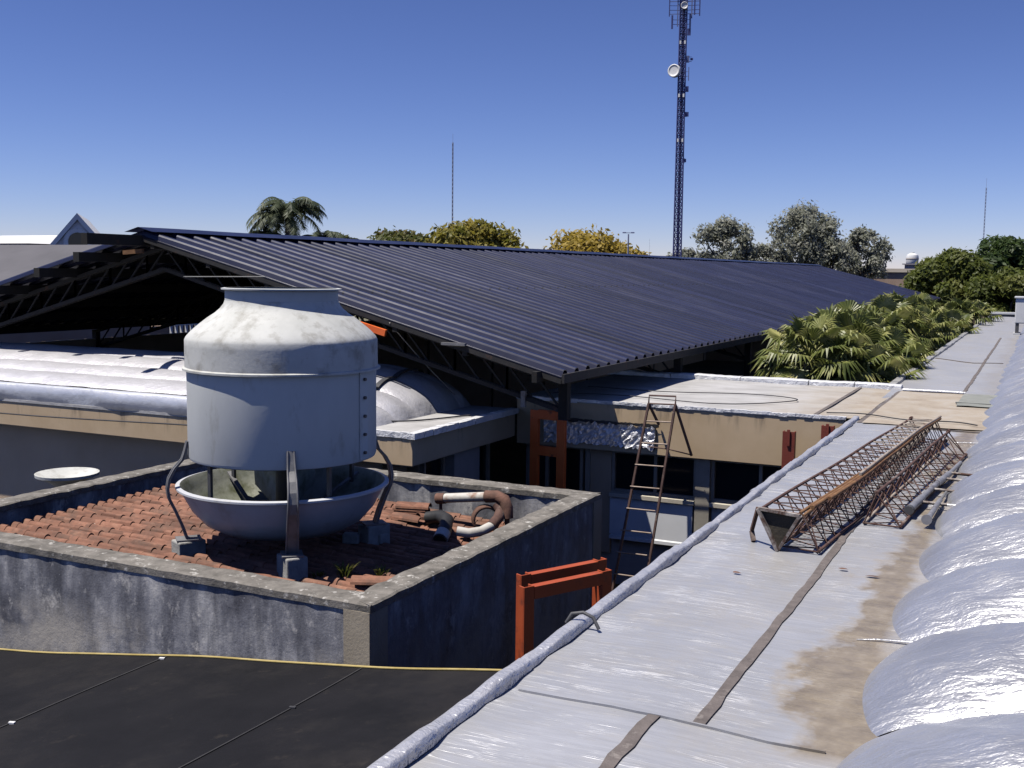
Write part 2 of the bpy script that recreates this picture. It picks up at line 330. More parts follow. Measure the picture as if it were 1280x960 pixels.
# ------------------------------------------------------------------ mesh builder
WL = {}                                               # world location of every thing (its parts are built relative to it)
class MB:
    def __init__(s): s.v = []; s.f = []; s.sm = []; s.mi = []; s.cur = 0
    def add(s, vs, fs, smooth=False):
        o = len(s.v); s.v += [tuple(v) for v in vs]
        for f in fs: s.f.append([i + o for i in f]); s.sm.append(smooth); s.mi.append(s.cur)
        return s
    def box(s, a, b, rz=0, c=None):
        x0, y0, z0 = a; x1, y1, z1 = b
        vs = [Vector(p) for p in ((x0, y0, z0), (x1, y0, z0), (x1, y1, z0), (x0, y1, z0), (x0, y0, z1), (x1, y0, z1), (x1, y1, z1), (x0, y1, z1))]
        if rz:
            ce = Vector(c) if c else (Vector(a) + Vector(b)) / 2
            m = Matrix.Rotation(rz, 3, 'Z'); vs = [m @ (v - ce) + ce for v in vs]
        return s.add(vs, [(3, 2, 1, 0), (4, 5, 6, 7), (0, 1, 5, 4), (1, 2, 6, 5), (2, 3, 7, 6), (3, 0, 4, 7)])
    def bar(s, p, q, w, h=None, up=(0, 0, 1)):
        p = Vector(p); q = Vector(q); d = (q - p)
        if d.length < 1e-6: return s
        d.normalize(); h = h or w; u = Vector(up)
        if abs(d.dot(u)) > .98: u = Vector((1, 0, 0))
        x = d.cross(u).normalized(); y = x.cross(d)
        vs = []
        for e in (p, q):
            for a, b in ((-1, -1), (1, -1), (1, 1), (-1, 1)): vs.append(e + x * a * w / 2 + y * b * h / 2)
        return s.add(vs, [(3, 2, 1, 0), (4, 5, 6, 7), (0, 1, 5, 4), (1, 2, 6, 5), (2, 3, 7, 6), (3, 0, 4, 7)])
    def tube(s, pts, r, n=8, cap=True):
        pts = [Vector(p) for p in pts]; rs = r if isinstance(r, (list, tuple)) else [r] * len(pts)
        vs = []; fs = []; prev = None
        for i, p in enumerate(pts):
            d = (pts[min(i + 1, len(pts) - 1)] - pts[max(i - 1, 0)]).normalized()
            if prev is None:
                u = Vector((0, 0, 1)) if abs(d.z) < .95 else Vector((1, 0, 0)); x = d.cross(u).normalized()
            else:
                x = (prev - d * prev.dot(d)).normalized()
            prev = x; y = d.cross(x)
            for k in range(n):
                a = 2 * PI * k / n; vs.append(p + (x * math.cos(a) + y * math.sin(a)) * rs[i])
        for i in range(len(pts) - 1):
            for k in range(n):
                a = i * n + k; b = i * n + (k + 1) % n; fs.append((a, b, b + n, a + n))
        s.add(vs, fs, True)
        if cap: s.add([vs[k] for k in range(n)][::-1], [tuple(range(n))]); s.add(vs[-n:], [tuple(range(n))])
        return s
    def lathe(s, prof, c, n=64, close=False):
        P = [Vector((r, z)) for r, z in prof]
        if close: P.append(P[0])
        runs = [[P[0]]]                                # split the profile at its sharp corners so that shading stays crisp there
        for k in range(1, len(P)):
            runs[-1].append(P[k])
            if k < len(P) - 1:
                a = P[k] - P[k - 1]; b = P[k + 1] - P[k]
                if a.length > 1e-6 and b.length > 1e-6 and a.angle(b) > R(34): runs.append([P[k]])
        cx, cy = c
        for run in runs:
            vs = []; fs = []
            for p in run:
                for k in range(n):
                    a = 2 * PI * k / n; vs.append((cx + p.x * math.cos(a), cy + p.x * math.sin(a), p.y))
            for i in range(len(run) - 1):
                for k in range(n):
                    a = i * n + k; b = i * n + (k + 1) % n; fs.append((a, b, b + n, a + n))
            s.add(vs, fs, True)
        return s
    def grid(s, xs, ys, fz, smooth=True):
        nx, ny = len(xs), len(ys); vs = [(x, y, fz(x, y)) for y in ys for x in xs]
        fs = [(j * nx + i, j * nx + i + 1, (j + 1) * nx + i + 1, (j + 1) * nx + i) for j in range(ny - 1) for i in range(nx - 1)]
        return s.add(vs, fs, smooth)
    def mesh(s, name, mats, loc=(0, 0, 0)):
        me = bpy.data.meshes.new(name)
        l = Vector(loc); me.from_pydata([tuple(Vector(v) - l) for v in s.v], [], s.f)
        for m in (mats if isinstance(mats, (list, tuple)) else [mats]): me.materials.append(MT[m])
        me.polygons.foreach_set('use_smooth', s.sm); me.polygons.foreach_set('material_index', s.mi)
        me.update()
        return me
    def build(s, name, mats, parent=None, loc=None):
        l = WL[parent.name] if parent else (loc or (0, 0, 0))
        o = bpy.data.objects.new(name, s.mesh(name, mats, l)); col.objects.link(o)
        if parent: o.parent = parent
        else: o.location = l
        WL[o.name] = tuple(l)
        return o
def bevel(o, w=.01, seg=2):
    m = o.modifiers.new('edge', 'BEVEL'); m.width = w; m.segments = seg; m.limit_method = 'ANGLE'; m.angle_limit = R(40)
    return o
def tag(o, label=None, cat=None, group=None, kind=None):
    if label: o['label'] = label
    if cat: o['category'] = cat
    if group: o['group'] = group
    if kind or label: o['kind'] = kind or 'thing'
    return o
def thing(name, loc, label, cat, group=None):
    o = bpy.data.objects.new(name, None); col.objects.link(o); o.location = loc; o.empty_display_size = .3
    WL[o.name] = tuple(loc)
    return tag(o, label, cat, group, 'thing')
def lin(a, b, n): return [a + (b - a) * i / (n - 1) for i in range(n)]
GZ = -4.2

# ------------------------------------------------------------------ ground
g = MB(); xs = [-900, -300, -120, -60, -30, 0, 30, 60, 120, 300, 900]; ys = [-300, -60, 0, 30, 60, 120, 240, 500, 900, 1600]
g.grid(xs, ys, lambda x, y: GZ, False); tag(g.build('ground', 'ground'), kind='structure')
g = MB(); g.add([(-24, -2, GZ + .01), (-2.4, -2, GZ + .01), (-2.4, 15.8, GZ + .01), (-24, 15.8, GZ + .01)], [(0, 1, 2, 3)])
tag(g.build('courtyard_paving', 'paver'), kind='structure')

# ------------------------------------------------------------------ the building we stand on: walkway roof and foil vaults
Y0, Y1 = -3.0, 58.6
mb_ = thing('flat_roof_building', (1.5, 20, GZ), 'long building with foil covered flat walkway roof and a row of silver ribbed vaults', 'building')
w = MB(); w.box((-2.30, Y0, GZ), (6.3, Y1, -.12)); w.build('wall', 'greywall', mb_)
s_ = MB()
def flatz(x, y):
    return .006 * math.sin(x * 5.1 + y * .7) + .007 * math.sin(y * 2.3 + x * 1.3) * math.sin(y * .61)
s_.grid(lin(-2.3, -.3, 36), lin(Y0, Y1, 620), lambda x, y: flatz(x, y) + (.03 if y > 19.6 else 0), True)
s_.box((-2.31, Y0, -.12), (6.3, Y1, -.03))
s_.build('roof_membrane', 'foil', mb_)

# raised lip along the left edge, in lapped lengths, lumpy foil
lp = MB()
cuts = [-3, 1.9, 3.55, 4.75, 6.9, 7.35, 9.6, 11.3, 13.2, 15.45]
for a, b in zip(cuts[:-1], cuts[1:]):
    dx = random.uniform(-.02, .02); hh = random.uniform(.04, .052); wd = random.uniform(.07, .08)
    n = max(4, int((b - a) / .12)); prof = [(-.02, -2.2), (-.02, .7), (.06, .96), (.3, 1.0), (.8, .99), (.94, .9), (1.0, .3), (1.02, 0)]
    vs = []
    for i in range(n + 1):
        y = a + (b - a + .05) * i / n
        j = .012 * math.sin(y * 7.3) + .008 * math.sin(y * 17.1) + random.uniform(-.004, .004)
        for u, z in prof:
            vs.append((-2.29 + dx + u * wd + j * .6, y, z * (hh + j)))
    m = len(prof)
    fs = [(i * m + k + 1, i * m + k, (i + 1) * m + k, (i + 1) * m + k + 1) for i in range(n) for k in range(m - 1)]
    lp.add(vs, fs, True); lp.add(vs[:m], [tuple(range(m))]); lp.add(vs[-m:], [tuple(range(m))[::-1]])
lp.build('parapet_lip', 'lip', mb_)
tl = MB(); tl.tube([(-2.32, 5.47, .03), (-2.29, 5.48, .085), (-2.23, 5.50, .095), (-2.17, 5.5, .075), (-2.13, 5.49, .015)], .011, 8); tl.build('lip_clamp', 'darkmetal', mb_)
l2 = MB()
n = 60
for i in range(n):
    a = 20.1 + (Y1 - 20.1) * i / n; b = 20.1 + (Y1 - 20.1) * (i + 1) / n
    l2.box((-2.42, a, -.05), (-2.30 + .01 * (i % 2), b, .07 + .006 * ((i * 7) % 3)))
l2.build('roof_edge', 'foil', mb_)

def strip(pts, w, name='joint_strip', mat='tape', t=.008):
    b = MB()
    for (p, q) in zip(pts[:-1], pts[1:]):
        n = max(2, int((Vector(q) - Vector(p)).length / .12)); vs = []
        d = (Vector(q) - Vector(p)).normalized(); x = Vector((d.y, -d.x, 0))
        for i in range(n + 1):
            c = Vector(p).lerp(Vector(q), i / n); ww = w * (1 + random.uniform(-.12, .12)); k = random.uniform(-.006, .006)
            for sgn, z in ((-1, 0), (-1, t), (1, t), (1, 0)):
                vs.append(c + x * (sgn * ww / 2 + k) + Vector((0, 0, flatz(c.x, c.y) + z)))
        fs = [(i * 4 + k, i * 4 + k + 1, (i + 1) * 4 + k + 1, (i + 1) * 4 + k) for i in range(n) for k in range(3)]
        fs += [(3, 2, 1, 0), (n * 4, n * 4 + 1, n * 4 + 2, n * 4 + 3)]
        b.add(vs, fs)
    return b.build(name, mat, mb_)
strip([(-1.49, 2.0, 0), (-1.48, 4.52, 0)], .06)
strip([(-1.275, 4.53, 0), (-1.27, 8.6, 0), (-1.29, 11.3, 0), (-1.27, 15.1, 0)], .055)
strip([(-1.13, 19.7, .03), (-1.15, 27, .03), (-1.18, 38, .03)], .055)
strip([(-2.16, 15.2, 0), (-2.14, 20.05, 0)], .07)
strip([(-2.16, 4.53, 0), (-.72, 4.50, 0)], .012, 'membrane_lap', 'foil', .012)
strip([(-2.1, 15.2, 0), (-.62, 14.9, 0)], .03, 'membrane_lap', 'tape', .014)
strip([(-2.25, 27.6, .03), (-1.35, 26.7, .03), (-.75, 26.8, .03)], .07, 'membrane_lap', 'tape', .012)
b = MB(); b.grid(lin(-2.12, -.5, 14), lin(15.1, 19.62, 30), lambda x, y: .018 + flatz(x, y) * .6, True); b.build('dusty_membrane', 'tanroof', mb_)
b = MB(); b.grid([-1.12, -.95, -.78, -.55], [17.7, 18.3, 18.9, 19.55], lambda x, y: .034 + random.uniform(0, .012), False); b.box((-1.15, 18.05, .03), (-.65, 18.12, .05)); b.build('membrane_patch', 'patch', mb_)
b = MB(); b.tube([(-2.1, 19.62, .04), (-1.5, 19.62, .045), (-1.1, 19.6, .04)], .025, 6); b.build('membrane_lap', 'edgefoil', mb_)

# ribbed foil vaults: an arch that starts at the walkway, one object per rib
FX = -.67
VXR = 1.9                                             # far foot of the little barrel
def arch(x):
    u = (x - .615) / 1.285
    return .47 * max(0, 1 - u * u) ** .80
PER = 1.31
for k in range(44):
    ya = 2.15 + PER * k; yb = ya + PER
    if yb > Y1: break
    nx, ny = (60, 28) if k < 9 else ((34, 16) if k < 20 else (20, 10))
    jx = random.uniform(-.035, .035); amp = random.uniform(.27, .32)
    ph = random.uniform(0, 6)
    vs = []
    tt = [.5 - .5 * math.cos(PI * i / nx) for i in range(nx + 1)]
    deep = random.uniform(.44, .52)
    for j in range(ny + 1):
        v = j / ny; y = ya + PER * v
        prof = max(0, math.sin(PI * v)) ** .74
        foot = FX + jx + .13 * (1 - prof) - .04
        for i in range(nx + 1):
            x = foot + (VXR - foot) * tt[i]
            a = arch(FX + (x - foot) * (VXR - FX) / (VXR - foot))
            tap = min(1, a / .2)
            z = a * (1 - deep * (1 - prof)) - .012
            z += tap * (.011 * math.sin(x * 7 + y * 3 + ph) * math.sin(y * 9 + ph) + .007 * math.sin(x * 19 + ph * 2 + y * 13 + 2 * math.sin(x * 5 + ph)))
            vs.append((x, y + .02 * math.sin(x * 6 + k * 1.7) * (1 if v in (0, 1) else 0), z))
    fs = [(j * (nx + 1) + i, j * (nx + 1) + i + 1, (j + 1) * (nx + 1) + i + 1, (j + 1) * (nx + 1) + i) for j in range(ny) for i in range(nx)]
    vb = MB(); vb.add(vs, fs, True)
    if k < 30 and k % 3 == 0:                                        # loose folds of foil left lying at the foot of each valley
        x0 = FX + .06; ln = random.uniform(.14, .3)
        vb.tube([(x0 + .1, ya, .02), (x0 - ln * .5, ya + random.uniform(-.03, .03), .012), (x0 - ln, ya + random.uniform(-.05, .05), .004)], [.011, .006, .003], 5)
    vb.build('roof_vault', 'vault', mb_)
for k in range(1, 44):                                # ragged foil lap folded over each valley
    y = 2.15 + PER * k
    if y > 32: break
    vb = MB()
    pts = [(x, y + .02 * math.sin(x * 6 + k * 1.7) + random.uniform(-.01, .01), arch(x) * .5 - .012) for x in lin(FX + .22, 1.7, 26)]
    vs = []
    for p in pts:
        t = min(1, (p[0] - FX - .22) / .6); h = random.uniform(.008, .028) * t; o = -.05 + .08 * t
        vs += [(p[0], p[1] - .05 - random.uniform(0, .02), p[2] + o), (p[0], p[1] - random.uniform(0, .02), p[2] + o + .008 + h), (p[0], p[1] + .05, p[2] + o - .005)]
    vb.add(vs, [(i * 3 + q, i * 3 + q + 1, i * 3 + q + 4, i * 3 + q + 3) for i in range(len(pts) - 1) for q in range(2)], False)
    vb.build('valley_flashing', 'vault', mb_)

# low dark wall past the end of the roof
lw = thing('boundary_wall', (-2, 60.5, GZ), 'low dark wall with a white capping strip beyond the far end of the walkway', 'wall')
b = MB(); b.box((-9, 60.3, GZ), (4, 60.6, .10)); b.build('wall_body', 'tanwall', lw)
b = MB(); b.box((-2.6, 60.22, .10), (4, 60.66, .2)); b.build('capping', 'white', lw)

# white cabinet on dark legs at the right edge of the picture
cb = thing('roof_cabinet', (-.35, 41, 0), 'white metal cabinet standing on dark legs at far end of the silver roof', 'cabinet')
b = MB(); b.box((-.86, 40.6, .42), (.2, 41.4, 1.28)); bevel(b.build('cabinet_body', 'white', cb), .03)
b = MB(); b.box((-.9, 40.56, 1.28), (.24, 41.44, 1.33)); b.build('lid', 'white', cb)
for x in (-.78, .12):
    for y in (40.68, 41.32):
        b = MB(); b.bar((x, y, .08), (x, y, .42), .1); lg = b.build('leg', 'darkmetal', cb)
        b = MB(); b.box((x - .11, y - .11, .03), (x + .11, y + .11, .09)); b.build('foot', 'white', lg)

# ------------------------------------------------------------------ courtyard building (tan fascia) behind the ladder
cbld = thing('courtyard_building', (-5, 17.5, GZ), 'tan flat roofed building with deep sunlit fascia and dark windows behind the ladder', 'building')
b = MB(); b.box((-7.49, 15.5, -.74), (-2.41, 20.0, -.03)); b.build('fascia', 'tan0', cbld)
b = MB(); b.grid(lin(-7.5, -2.2, 40), lin(15.494, 20.1, 36), lambda x, y: .006 + .01 * math.sin(x * 3 + y) * math.sin(y * 2.1), True)
b.box((-7.5, 15.494, -.03), (-2.41, 20.1, -.012)); b.build('roof_membrane', 'tanroof', cbld)
b = MB()
for i in range(44):
    x = -7.5 + i * .116
    b.box((x, 15.49 - random.uniform(0, .008), -.014 - random.uniform(0, .022) * (i % 4 == 0)), (x + .122, 15.50 + random.uniform(0, .06), .018 + random.uniform(0, .014)))
b.build('roof_edge', 'edgefoil', cbld)
b = MB(); xc = [-8.4, -7.1, -6.35, -5.0, -3.75, -2.95, -2.15]
for x, x2 in zip(xc[:-1], xc[1:]):
    n = 16; vs = []; h0 = random.uniform(.085, .10); d0 = random.uniform(-.012, .012)
    for i in range(n + 1):
        xx = x + .008 + (x2 - x - .016) * i / n; j = random.uniform(-.004, .004); hh = h0 + j + .006 * math.sin(xx * 4)
        vs += [(xx, 19.87 + d0, 0), (xx, 19.875 + d0 + j, hh * .85), (xx, 19.91 + d0, hh), (xx, 20.10 + d0, hh), (xx, 20.14 + d0 + j, hh * .85), (xx, 20.15 + d0, 0)]
    b.add(vs, [(q * 6 + k + 1, q * 6 + k, q * 6 + 6 + k, q * 6 + 7 + k) for q in range(n) for k in range(5)] + [(0, 1, 2, 3, 4, 5), tuple(n * 6 + k for k in (5, 4, 3, 2, 1, 0))])
b.build('rear_lip', 'edgefoil', cbld)
cs = MB(); cs.grid(lin(-2.86, -2.80, 2), lin(15.55, 19.85, 20), lambda x, y: .024, False); cs.build('joint_strip', 'tape', cbld)
# main wall below the fascia and its openings
WY = 15.72
b = MB(); b.box((-7.49, WY + .14, GZ), (-2.41, 20, -.74)); b.build('wall', 'greywall', cbld)
def window(x0, x1, z0, z1, muls, parent, y=WY):
    f = MB(); t = .05
    f.box((x0, y - .02, z1 - t), (x1, y + .10, z1)); f.box((x0, y - .02, z0), (x1, y + .10, z0 + t))
    f.box((x0, y - .02, z0 + t), (x0 + t, y + .10, z1 - t)); f.box((x1 - t, y - .02, z0 + t), (x1, y + .10, z1 - t))
    for m in muls: f.box((m - .025, y - .01, z0 + t), (m + .025, y + .09, z1 - t))
    fo = f.build('window', 'frame', parent)
    p = MB(); p.box((x0 + t, y + .04, z0 + t), (x1 - t, y + .06, z1 - t)); p.build('pane', 'glass', fo)
    return fo
window(-5.93, -4.56, -1.42, -.75, [-5.22], cbld)
window(-4.34, -2.45, -1.42, -.75, [-3.6, -3.0], cbld)
window(-7.4, -6.42, -1.95, -.75, [-7.05], cbld)
b = MB(); b.box((-6.36, WY - .06, -2.4), (-6.28, WY + .14, -.74)); b.box((-4.56, WY - .1, GZ), (-4.34, WY + .14, -.74)); b.build('pillar', 'frame', cbld)
b = MB(); b.box((-6.28, WY - .04, -2.4), (-5.93, WY + .14, -.74)); b.build('wall_panel', 'tanwall', cbld)
b = MB(); b.box((-5.93, WY - .12, -1.48), (-4.57, WY + .14, -1.42)); b.box((-4.33, WY - .12, -1.48), (-2.45, WY + .14, -1.42)); b.build('sill', 'sill', cbld)
b = MB(); b.box((-5.93, WY - .07, -2.08), (-4.6, WY + .14, -1.48)); b.build('spandrel_panel', 'panelwhite', cbld)
b = MB(); b.box((-5.9, WY - .16, -2.13), (-4.6, WY + .14, -2.08)); b.build('ledge', 'panelwhite', cbld)
b = MB(); b.box((-4.33, WY + .02, -2.7), (-2.45, WY + .14, -1.48)); b.build('spandrel_panel', 'panelwhite', cbld)
b = MB(); b.box((-6.28, WY + .02, -2.9), (-4.57, WY + .139, -2.14)); b.build('lower_panel', 'greywall', cbld)
# crumpled foil patch stuck on the fascia
b = MB(); xs = lin(-7.0, -5.17, 46); zs = lin(-.66, -.32, 10)
vs = []
for j, z in enumerate(zs):
    for i, x in enumerate(xs):
        e = random.uniform(-.03, .03) if j in (0, 9) else random.uniform(-.012, .012)
        vs.append((x + random.uniform(-.01, .01), 15.488 - random.uniform(0, .03) - (.02 if j == 9 else 0), z + e))
nx = len(xs)
b.add(vs, [(j * nx + i, j * nx + i + 1, (j + 1) * nx + i + 1, (j + 1) * nx + i) for j in range(9) for i in range(nx - 1)])
b.build('foil_patch', 'patchfoil', cbld)
b = MB()
vs = []
for i in range(60):
    x = -7.05 + 1.95 * i / 59; h = random.uniform(.012, .04)
    vs += [(x, 15.47, -.30 - h), (x, 15.462, -.29 + h * .6)]
b.add(vs, [(2 * i, 2 * i + 2, 2 * i + 3, 2 * i + 1) for i in range(59)])
b.tube([(-5.16, 15.48, -.32), (-5.15, 15.48, -.45), (-5.17, 15.48, -.66)], .012, 5); b.build('tar_line', 'cable', cbld)
# loose cables on this roof
def cable(name, pts, r, mat, label, cat='cable', group=None, sub=8):
    P = [Vector(p) for p in pts]; out = []
    for i in range(len(P) - 1):
        p0 = P[max(i - 1, 0)]; p1 = P[i]; p2 = P[i + 1]; p3 = P[min(i + 2, len(P) - 1)]
        for k in range(sub):
            t = k / sub
            out.append(.5 * ((2 * p1) + (p2 - p0) * t + (2 * p0 - 5 * p1 + 4 * p2 - p3) * t * t + (3 * p1 - p0 - 3 * p2 + p3) * t ** 3))
    out.append(P[-1])
    b = MB(); b.tube(out, r, 6)
    return tag(b.build(name, mat, loc=None), label, cat, group)
cable('roof_cable', [(-7.2, 16.1, .035), (-6, 16.3, .035), (-4.6, 16.0, .035), (-3.9, 16.3, .035), (-3.4, 17.2, .035), (-4.2, 17.6, .035), (-5.6, 17.2, .035), (-7, 17.3, .035)], .008, 'cable', 'loose dark cable looping over the dusty roof above the tan fascia')
cable('roof_cable', [(-2.7, 15.75, .04), (-2.2, 15.85, .045), (-1.6, 15.5, .045), (-1.0, 15.6, .045), (-.7, 15.4, .045)], .009, 'cable', 'short dark cable crossing the brown roof band beside the vaults')

# ------------------------------------------------------------------ side wing with its foil vault (left)
WZ = -.2; WXR = -7.5; WYF = 12.3
wg = thing('side_wing_building', (-14, 14, GZ), 'tan building wing with bright silver foil vault roof behind the cooling tower', 'building')
b = MB(); b.box((-26, WYF, -.62), (WXR, WYF + .2, WZ - .03)); b.box((WXR - .2, WYF + .2, -.62), (WXR, 15.44, WZ - .03)); b.build('fascia', 'tanw', wg)
b = MB(); b.box((-26, WYF - .012, WZ - .03), (WXR + .06, 15.49, WZ + .012)); b.build('roof_membrane', 'tanroof', wg)
b = MB()
for i in range(26):
    y = WYF - .06 + i * .122; b.box((WXR - .05, y, WZ - .05), (WXR + .08 + random.uniform(-.008, .008), y + .125, WZ + .03 + random.uniform(0, .01)))
for i in range(10):
    x = WXR - .06 - (i + 1) * .12; b.box((x, WYF - .016 + random.uniform(-.004, .004), WZ - .05), (x + .122, WYF + .05, WZ + .025 + random.uniform(0, .008)))
b.build('roof_edge', 'edgefoil', wg)
b = MB(); b.box((-26, WYF + .35, GZ), (WXR - .7, 15.44, -.64)); b.build('wall', 'tanwall', wg)
b = MB(); b.box((-26, WYF + .05, -.645), (WXR - .05, 15.44, -.60)); b.build('soffit', 'tanwall', wg)
# upstand of foil along the front
b = MB(); xs = lin(-26, -8.75, 150); prof = [(0, -.215), (-.03, -.2), (-.05, -.05), (-.02, .05), (.05, .075), (.22, .07)]
vs = []
for x in xs:
    for q, (dy, z) in enumerate(prof):
        wv = (.03 * math.sin(x * 3.1) * math.sin(x * 1.3) + random.uniform(-.008, .008)) * (1 if 0 < q < 4 else 0)
        vs.append((x, WYF + .012 + dy * .6 + wv * .6, z + wv * .4))
m = len(prof); b.add(vs, [((i + 1) * m + k, i * m + k, i * m + k + 1, (i + 1) * m + k + 1) for i in range(len(xs) - 1) for k in range(m - 1)], True)
b.build('foil_upstand', 'upstand', wg)
# foil vault, stepped in bulges along its length, rounded off at the right end
st = [(12.58, .05, .20), (13.2, .17, .28), (13.78, .27, .32), (14.4, .38, .36), (15.1, .42, .36), (15.44, .30, .3)]
def endh(x, e=-8.3, l=2.0):
    t = min(1, max(0, (e - x) / l)); return math.sqrt(max(0, 1 - (1 - t) ** 2.2))
for (ya, za, _), (yb, zb, _) in zip(st[:-1], st[1:]):
    xs = lin(-26, -10.8, 60) + lin(-10.55, -8.3, 26); ys = lin(ya, yb, 12); b = MB(); ph = random.uniform(0, 6)
    def fz(x, y, ya=ya, yb=yb, za=za, zb=zb, ph=ph):
        t = (y - ya) / (yb - ya)
        h = za + (zb - za) * t + .065 * math.sin(PI * min(1, t * 1.0)) ** .7 * (1 if t < 1 else 0)
        h += .008 * math.sin(x * 5 + ph) * math.sin(x * 2.1 + y * 6) + random.uniform(-.003, .003)
        return WZ + .012 + (h - WZ) * endh(x, -8.3 - .1 * abs(t - .5))
    b.grid(xs, ys, fz, True); b.build('roof_vault', 'vaultw', wg)
b = MB()
for x0 in (-9.05,):
    pts = []
    for (ya, za, _), (yb, zb, _) in zip(st[:-1], st[1:]):
        if x0 < -10 and ya < 13.7: continue
        for t in lin(0, .95, 8):
            y = ya + (yb - ya) * t; h = za + (zb - za) * t + .065 * math.sin(PI * t) ** .7
            xx = x0 + (y - 13.8) * (-.15 if x0 < -10 else -.1); pts.append((xx, y, WZ + .03 + (h - WZ) * endh(xx)))
    vs = []
    for p in pts: vs += [(p[0] - .045, p[1], p[2]), (p[0] - .045, p[1], p[2] + .02), (p[0] + .045, p[1], p[2] + .02), (p[0] + .045, p[1], p[2])]
    b.add(vs, [(4 * i + k, 4 * i + k + 1, 4 * i + k + 5, 4 * i + k + 4) for i in range(len(pts) - 1) for k in range(3)])
b.build('vault_seam', 'cable', wg)
# side wall of the wing with openings, in shade
sx = WXR - .25
b = MB(); b.box((sx - .45, 13.30, GZ), (sx - .25, 15.44, -.64)); b.build('wall', 'tanwall', wg)
b = MB(); b.box((sx - .25, 13.95, GZ), (sx - .02, 14.75, -.62)); b.build('pier', 'greywall', wg)
def sidewin(y0, y1):
    f = MB(); x = sx - .25; t = .05
    f.box((x, y0, -.72), (x + .08, y1, -.66)); f.box((x, y0, -2.0), (x + .08, y1, -1.94))
    f.box((x, y0, -1.94), (x + .08, y0 + t, -.72)); f.box((x, y1 - t, -1.94), (x + .08, y1, -.72))
    fo = f.build('window', 'frame', wg); p = MB(); p.box((x + .01, y0 + t, -1.94), (x + .03, y1 - t, -.72)); p.build('pane', 'glass', fo)
sidewin(13.32, 13.93); sidewin(14.77, 15.4)
cable('roof_cable', [(-9.4, 13.15, -.15), (-8.7, 12.95, -.16), (-8.1, 13.3, -.165), (-7.7, 14.3, -.17)], .012, 'cable', 'thin dark cable lying on the low roof corner right of the cooling tower')
cable('guy_wire', [(-8.94, 14.0, 1.2), (-8.75, 14.7, .55), (-8.32, 15.3, -.18)], .012, 'wire', 'pale guy wire slanting down from the shed verge to the wing roof')
cable('service_wire', [(-18, 12.1, -.42), (-14.5, 12.14, -.40), (-11.4, 12.2, -.33), (-9.3, 12.22, -.28)], .012, 'cable', 'thin service wire strung along the stained tan fascia on the left')

# funnel shaped vent in the gap behind the tile roof
vt = thing('roof_funnel', (-12.4, 10.9, GZ), 'pale shallow funnel bowl on a thin post behind the left parapet', 'vent')
zt = -.94; b = MB(); b.lathe([(.03, zt - .27), (.10, zt - .24), (.27, zt - .1), (.40, zt - .045), (.43, zt - .03), (.435, zt + .01), (.40, zt), (.24, zt - .06), (.05, zt - .12), (.001, zt - .12)], (-12.4, 10.9), 32); b.build('bowl', 'tankdirty', vt)
b = MB(); b.tube([(-12.4, 10.9, GZ), (-12.4, 10.9, zt - .25)], .045, 10); b.build('post', 'galv', vt)

# ------------------------------------------------------------------ tank house: concrete box with a sunken tile roof
BX0, BX1, BY0, BY1 = -10.0, -4.41, 6.63, 11.37; BT = -.5; CW = .27
th = thing('tank_house', (-7.2, 9, GZ), 'small mouldy concrete building with parapet around a terracotta tile roof', 'building')
def wavy_wall(b, p, q, z0, z1, nrm):
    n = int((Vector(q) - Vector(p)).length / .15); zs = lin(z0, z1, 14); vs = []
    for z in zs:
        for i in range(n + 1):
            c = Vector(p).lerp(Vector(q), i / n); e = .004 * math.sin(c.x * 3 + c.y * 2.7 + z * 2) + .004 * math.sin(z * 7 + c.x * 5 + c.y * 4)
            vs.append((c.x + nrm[0] * e, c.y + nrm[1] * e, z))
    m = n + 1; b.add(vs, [(j * m + i, j * m + i + 1, (j + 1) * m + i + 1, (j + 1) * m + i) for j in range(len(zs) - 1) for i in range(n)], True)
b = MB()
i_ = .012
wavy_wall(b, (BX0 + i_, BY0 + i_, 0), (BX1 - i_, BY0 + i_, 0), GZ, BT - .06, (0, -1))
wavy_wall(b, (BX1 - i_, BY0 + i_, 0), (BX1 - i_, BY1 - i_, 0), GZ, BT - .06, (1, 0))
wavy_wall(b, (BX1 - i_, BY1 - i_, 0), (BX0 + i_, BY1 - i_, 0), GZ, BT - .06, (0, 1))
wavy_wall(b, (BX0 + i_, BY1 - i_, 0), (BX0 + i_, BY0 + i_, 0), GZ, BT - .06, (-1, 0))
j_ = CW - .02
wavy_wall(b, (BX1 - j_, BY0 + j_, 0), (BX0 + j_, BY0 + j_, 0), -1.2, BT - .06, (0, 1))
wavy_wall(b, (BX1 - j_, BY1 - j_, 0), (BX1 - j_, BY0 + j_, 0), -1.2, BT - .06, (-1, 0))
wavy_wall(b, (BX0 + j_, BY1 - j_, 0), (BX1 - j_, BY1 - j_, 0), -1.2, BT - .06, (0, -1))
wavy_wall(b, (BX0 + j_, BY0 + j_, 0), (BX0 + j_, BY1 - j_, 0), -1.2, BT - .06, (1, 0))
b.box((BX0 + j_, BY0 + j_, -1.3), (BX1 - j_, BY1 - j_, -1.22))
b.build('wall', 'mould', th)
b = MB(); b.box((BX1 - .24, BY0 - .004, GZ), (BX1 - .004, BY0 + .25, BT - .065)); b.build('corner_pilaster', 'beige', th)
b = MB(); b.box((BX1 - .25, BY1 - .24, GZ), (BX1 + .004, BY1 + .004, BT - .065)); b.build('corner_pilaster', 'beige', th)
